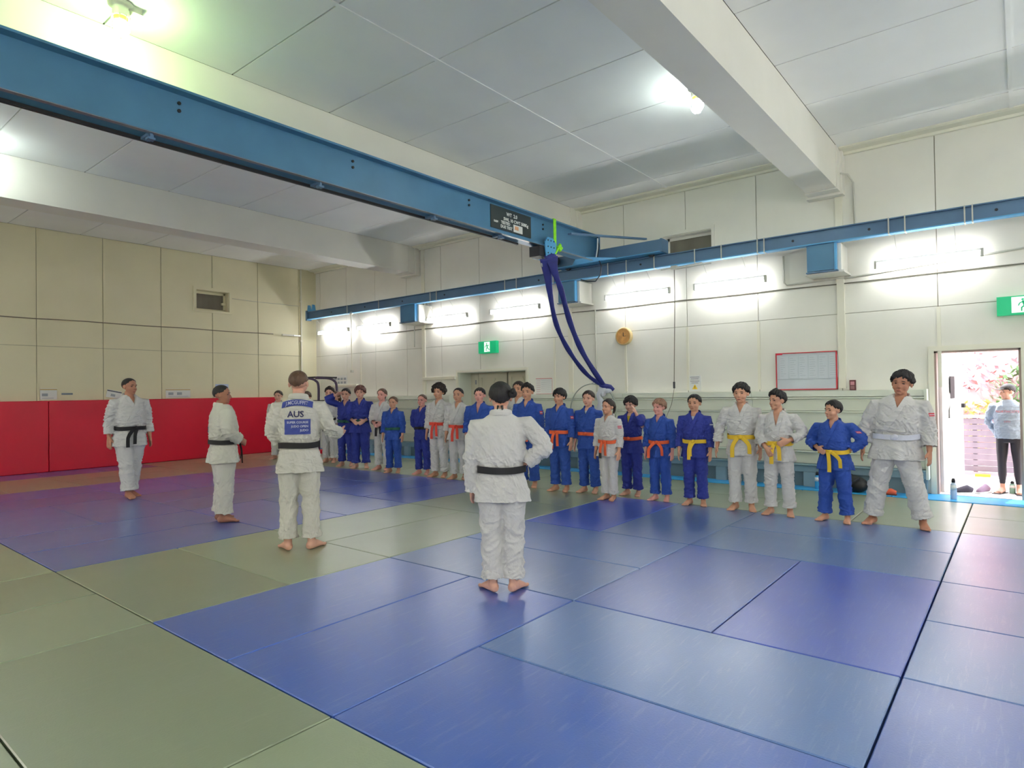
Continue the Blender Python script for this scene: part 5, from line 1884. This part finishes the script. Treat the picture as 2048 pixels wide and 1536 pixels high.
def aus_back(root, jo, project, grid_me, P):
    h, zs, zb = P['h'], P['zs'], P['zb']
    ray = (0, 1, 0)
    X, Y = (1, 0, 0), (0, 0, 1)
    zt_ = zs - .002 * h
    arc = lambda px, py: (px, py + .016 * h - (px / (.10 * h)) ** 2 * .022 * h)
    me = project(grid_me(.165 * h, .034 * h, 20, 4, arc), (0, -1, zt_), X, Y, ray, .0095)
    p1 = obj('name_patch', me, PATCHB, jo, smooth=True)
    tm = text_mesh('J.MCGUFFIT', .028 * h, .0006, bold=.0006)
    a_ = co(tm)
    a_[:, 0] *= .82
    a_[:, 1] += .016 * h - (a_[:, 0] / (.10 * h)) ** 2 * .022 * h
    setco(tm, a_)
    tm = project(tm, (0, -1, zt_), X, Y, ray, .0135)
    obj_mesh('lettering', tm, LETTERG, p1)['kind'] = 'stuff'
    tm = text_mesh('AUS', .048 * h, .0006, bold=.0018)
    tm = project(tm, (-.005 * h, -1, zs - .052 * h), X, Y, ray, .006)
    obj_mesh('country_lettering', tm, LETTERN, jo)['kind'] = 'stuff'
    me = project(grid_me(.138 * h, .084 * h, 18, 10), (.004 * h, -1, zs - .120 * h), X, Y, ray, .0095)
    p2 = obj('sponsor_patch', me, PATCHB, jo, smooth=True)
    for k, (s_, dz) in enumerate((('SUPER COURSE', .022), ('JUDO OPEN', .0), ('JUDO', -.022))):
        tm = text_mesh(s_, .0165 * h, .0006, align='RIGHT', bold=.0008)
        tm = project(tm, (.062 * h, -1, zs - .118 * h + dz * h), X, Y, ray, .0135)
        obj_mesh('lettering', tm, LETTERG, p2)['kind'] = 'stuff'


def small_back(root, jo, project, grid_me, P):
    h, zs, zb = P['h'], P['zs'], P['zb']
    tm = text_mesh('NZL', .05 * h, .0006, bold=.0014)
    tm = project(tm, (-.03 * h, -1, zs - .135 * h), (1, 0, 0), (0, 0, 1), (0, 1, 0), .006)
    obj_mesh('country_lettering', tm, LETTERN, jo)['kind'] = 'stuff'


G_INS = 'judo instructors facing the line'
# instructors
person('man in white judogi and black belt walking right in front of the red pads', 3.73, 10.40, unit(.12, -1.0), h=1.78, gi='white', belt='black', skin='brown', hair='black', style='crop',
       arms=('swing', 'down'), head_turn=.30, wide=1.12, stance=.055, step=.10, foot_out=.1, kid=False, seed=3, voxel=.009, dec=.6, group=G_INS, belt_tail_x=(.10, .05))
person('stocky man in white judogi seen from his side, hands together at his belt', 3.68, 7.44, unit(.94, -.30), h=1.62, gi='cream', belt='black', skin='dark', hair='black', style='crop',
       arms=('clasp', 'clasp'), head_turn=-.35, wide=1.22, stance=.095, foot_out=.2, kid=False, seed=5, voxel=.009, dec=.7, group=G_INS, back_text=small_back)
person('tall man in white judogi with blue AUS lettering on his back', 3.45, 5.46, unit(.66, .75), h=1.72, gi='cream', belt='black', skin='light', hair='brown', style='fade',
       arms=('gesture', 'front'), head_turn=-.10, wide=1.02, stance=.095, foot_out=.45, kid=False, seed=8, voxel=.008, dec=.9, group=G_INS, back_text=aus_back)
person('woman in white judogi with dark hair in a bun, hand on hip, back to camera', 3.63, 3.05, unit(.78, .63), h=1.555, gi='white', belt='black', skin='light', hair='black', style='bun',
       arms=('hip', 'down'), head_turn=.05, wide=1.08, stance=.075, foot_out=.5, kid=False, seed=9, voxel=.0075, dec=1.0, group=G_INS, cutr=(None, 1.22))

RP = PATCHR
kids = [
    # label, x, y, facing, kw
    ('boy with dark hair half hidden behind the left shoulder of the AUS judogi', 8.06, 13.61, (-.75, -.65), dict(h=1.60, gi='white', belt='white', hair='dark', style='short', skin='light', seed=21)),
    ('boy with brown fringe peering past the right shoulder of the AUS judogi', 8.29, 12.8, (-.8, -.6), dict(h=1.56, gi='white', belt='white', hair='brown', style='fringe', skin='light', seed=22)),
    ('child with long brown hair standing behind the boy in white with black belt', 8.62, 12.15, (-.9, -.3), dict(h=1.56, gi='white', belt='white', hair='brown', style='long', skin='light', seed=52)),
    ('dark haired boy in white judogi and black belt at the far end of the line', 8.26, 11.87, (-.9, -.45), dict(h=1.65, gi='white', belt='black', hair='dark', style='quiff', skin='light', seed=23, head_turn=.25, tails=True)),
    ('boy in blue judogi and green belt lifting one arm behind his head', 8.04, 10.98, (-.8, -.6), dict(h=1.61, gi='navy', belt='green', hair='black', style='short', skin='light', seed=24, arms=('nape', 'down'), tails=False)),
    ('boy in loose blue judogi with brown mop of hair, arms folded in front', 7.98, 10.42, (-.75, -.66), dict(h=1.65, gi='navy', belt='green', hair='auburn', style='mop', skin='light', seed=25, arms=('clasp', 'clasp'), tails=False, wide=1.05)),
    ('girl in white judogi and black belt with fair hair tied back', 8.02, 9.79, (-.92, -.35), dict(h=1.59, gi='white', belt='black', hair='brown', style='pony', skin='rosy', seed=26, arms=('clasp', 'clasp'), wide=.92)),
    ('small girl in blue judogi and green belt with brown hair tied back', 7.86, 9.27, (-.88, -.45), dict(h=1.43, gi='blue', belt='green', hair='brown', style='pony', skin='tan', seed=27, tails=False, wide=.98)),
    ('slim boy in dark blue judogi standing alone with hands behind his back', 7.98, 8.60, (-.93, -.30), dict(h=1.47, gi='navy', belt='black', hair='brown', style='crop', skin='rosy', seed=28, arms=('back', 'back'), tails=False, wide=.92)),
    ('curly haired boy in white judogi with long red belt ends', 7.90, 8.08, (-.95, -.25), dict(h=1.63, gi='white', belt='red', hair='dark', style='curly', skin='tan', seed=29, wide=.98)),
    ('smiling boy with short dark hair in white judogi and red belt', 7.88, 7.58, (-.92, -.35), dict(h=1.57, gi='white', belt='red', hair='black', style='fade', skin='tan', seed=30)),
    ('rosy cheeked boy in blue judogi left of the woman with the bun', 7.78, 6.99, (-.9, -.4), dict(h=1.56, gi='blue', belt='black', hair='black', style='short', skin='rosy', seed=31, vneck=1.25, wide=1.12)),
    ('tall person in white judogi hidden behind the woman with the bun', 8.35, 6.62, (-.95, -.2), dict(h=1.66, gi='white', belt='white', hair='dark', style='short', skin='tan', seed=32)),
    ('tall boy in bright blue judogi right of the woman with the bun', 7.83, 6.03, (-.95, -.25), dict(h=1.605, gi='blue', belt='orange', hair='black', style='quiff', skin='tan', seed=33, patch=[(-1, .45, .05, .05, PATCHR)], wide=1.0)),
    ('boy with thick black fringe in blue judogi and orange belt', 7.77, 5.38, (-.97, -.1), dict(h=1.52, gi='blue', belt='orange', hair='black', style='fringe', skin='tan', seed=34, head_turn=-.12, patch=[(-1, .45, .05, .04, PATCHR)], wide=.98)),
    ('boy in blue judogi and orange belt in front of the wall hoop', 7.89, 4.95, (-.95, -.1), dict(h=1.485, gi='blue', belt='orange', hair='dark', style='short', skin='light', seed=35, tee=TEEW, tails=False, head_turn=.05)),
    ('girl in white judogi with black-tipped orange belt and ponytail', 7.50, 4.39, (-.97, .05), dict(h=1.368, gi='white', belt='orange', hair='dark', style='pony', skin='tan', seed=36, black_tip=True, patch=[(-1, .42, .055, .035, PATCHR)], head_turn=-.25, wide=.96, stance=.06)),
    ('boy in blue judogi with mustard tee raising a hand to his ear', 8.00, 4.31, (-.96, -.05), dict(h=1.392, gi='navy', belt='orange', hair='black', style='mop', skin='light', seed=37, arms=('down', 'ear'), tee=TEEY, vneck=1.15, tails=False, head_nod=-.15)),
    ('light brown haired boy in blue judogi with long orange belt ends', 7.84, 3.80, (-.97, -.05), dict(h=1.355, gi='blue', belt='orange', hair='light', style='messy', skin='rosy', seed=38, head_turn=-.30, belt_tail_x=(.10, -.09))),
    ('boy in deep blue judogi with yellow belt', 7.78, 3.28, (-.97, -.15), dict(h=1.415, gi='navy', belt='yellow', hair='black', style='short', skin='tan', seed=39, tee=TEEW, head_turn=-.10, patch=[(-1, .40, .05, .05, PATCHB)], belt_tail_x=(.03, .05))),
    ('dark haired boy in white judogi and yellow belt, arms hanging loose', 7.78, 2.68, (-.96, -.15), dict(h=1.545, gi='white', belt='yellow', hair='black', style='messy', skin='tan', seed=40, head_turn=-.12, patch=[(-1, .42, .05, .03, PATCHR)], arms=('out', 'down'), belt_tail_x=(.07, -.10))),
    ('boy in open white judogi fiddling with his yellow belt', 7.71, 2.23, (-.96, -.05), dict(h=1.45, gi='white', belt='yellow', hair='black', style='quiff', skin='tan', seed=41, head_turn=-.62, vneck=1.35, arms=('front', 'belt'), stance=.11)),
    ('stocky boy in blue judogi with both hands on his yellow belt', 7.68, 1.63, (-.95, .12), dict(h=1.335, gi='blue', belt='yellow', hair='black', style='short', skin='tan', seed=42, head_turn=-.55, arms=('belt', 'hip'), wide=1.12, stance=.13, patch=[(-1, .40, .05, .03, PATCHR)], belt_tail_x=(-.02, -.12))),
    ('biggest boy in white judogi and white belt leaning at the right end of the line', 7.79, 1.06, (-.99, .0), dict(h=1.64, gi='white', belt='white', hair='black', style='messy', skin='brown', seed=43, head_turn=-.15, head_tilt=-.12, arms=('out', 'down'), wide=1.25, stance=.21, lean=-.10, tails=False, patch=[(-1, .45, .065, .035, PATCHR)])),
]
for (lab, x, y, fc, kw) in kids:
    kw.setdefault('stance', .09)
    person(lab, x, y, unit(*fc), voxel=.0092, dec=.55, **kw)

# visitor outside the door
vr, vj, vbdy = person('woman in black cap, grey sweatshirt and black leggings standing outside the doorway', 10.95, .145, unit(-.95, .12), h=1.49, casual=True, belt=None, hair='dark', style='cap', skin='light',
                      arms=('back', 'down'), head_turn=-.85, wide=1.0, stance=.09, kid=False, seed=60, voxel=.009, dec=.6, group=None)
hd = .205
zc = 1.49 - hd
CM = Matrix.Translation(Vector((0, -.012 * 1.49, zc - .015))) @ Matrix.Rotation(-.85, 4, 'Z') @ Matrix.Translation(Vector((0, .015, .015)))
mb = MB()
for j in range(9):
    pass
cv = MB().ell((0, -.05 * hd, .66 * hd), (.375 * hd, .46 * hd, .40 * hd), 24, 14)
cv.v = [(x_, y_, max(z_, .66 * hd)) for x_, y_, z_ in cv.v]
cv.loft([(0, .36 * hd, .70 * hd), (0, .55 * hd, .69 * hd), (0, .70 * hd, .66 * hd)], [(.30 * hd, .03 * hd), (.27 * hd, .022 * hd), (.12 * hd, .014 * hd)], n=16, ref=(0, 0, 1))
cv.v = [tuple(CM @ Vector(p)) for p in cv.v]
obj('cap', cv, CAPM, vr, smooth=True)
for s, zz in ((-1, .80), (1, .66)):
    pass
jo = [c for c in vr.children if c.name.startswith('sweatshirt')][0]
ja_ = co(jo.data)
jb_ = BVHTree.FromPolygons([tuple(v) for v in ja_], [tuple(p.vertices) for p in jo.data.polygons])
for (s_, sz, zz) in (('NORTHCOTE', .042, 1.12), ('JUDO', .028, .985)):
    tm = text_mesh(s_, sz, .0006)
    a_ = co(tm)
    out = []
    for p in a_:
        o_ = Vector((-float(p[0]), 1, zz + float(p[1])))
        r_ = jb_.ray_cast(o_, Vector((0, -1, 0)), 2)
        q = r_[0] if r_[0] is not None else Vector((-float(p[0]), .08, zz + float(p[1])))
        out.append(tuple(q + Vector((0, .006, 0))))
    setco(tm, np.array(out))
    obj_mesh('print_lettering', tm, PINKP, jo)['kind'] = 'stuff'
for s in (1, -1):
    hipj_x = s * .09 * 1.49 / 1.5
    fo = .25 * s
    fd = Vector((math.sin(fo), math.cos(fo), 0))
    M_ = Matrix.Translation(Vector((hipj_x, -.022, 0))) @ Matrix.Rotation(-fo, 4, 'Z')
    mb = MB()
    mb.box(-.048, .048, -.06, .19, 0.0, .008, M_)
    obj('sandal', mb, BLACK, vr)
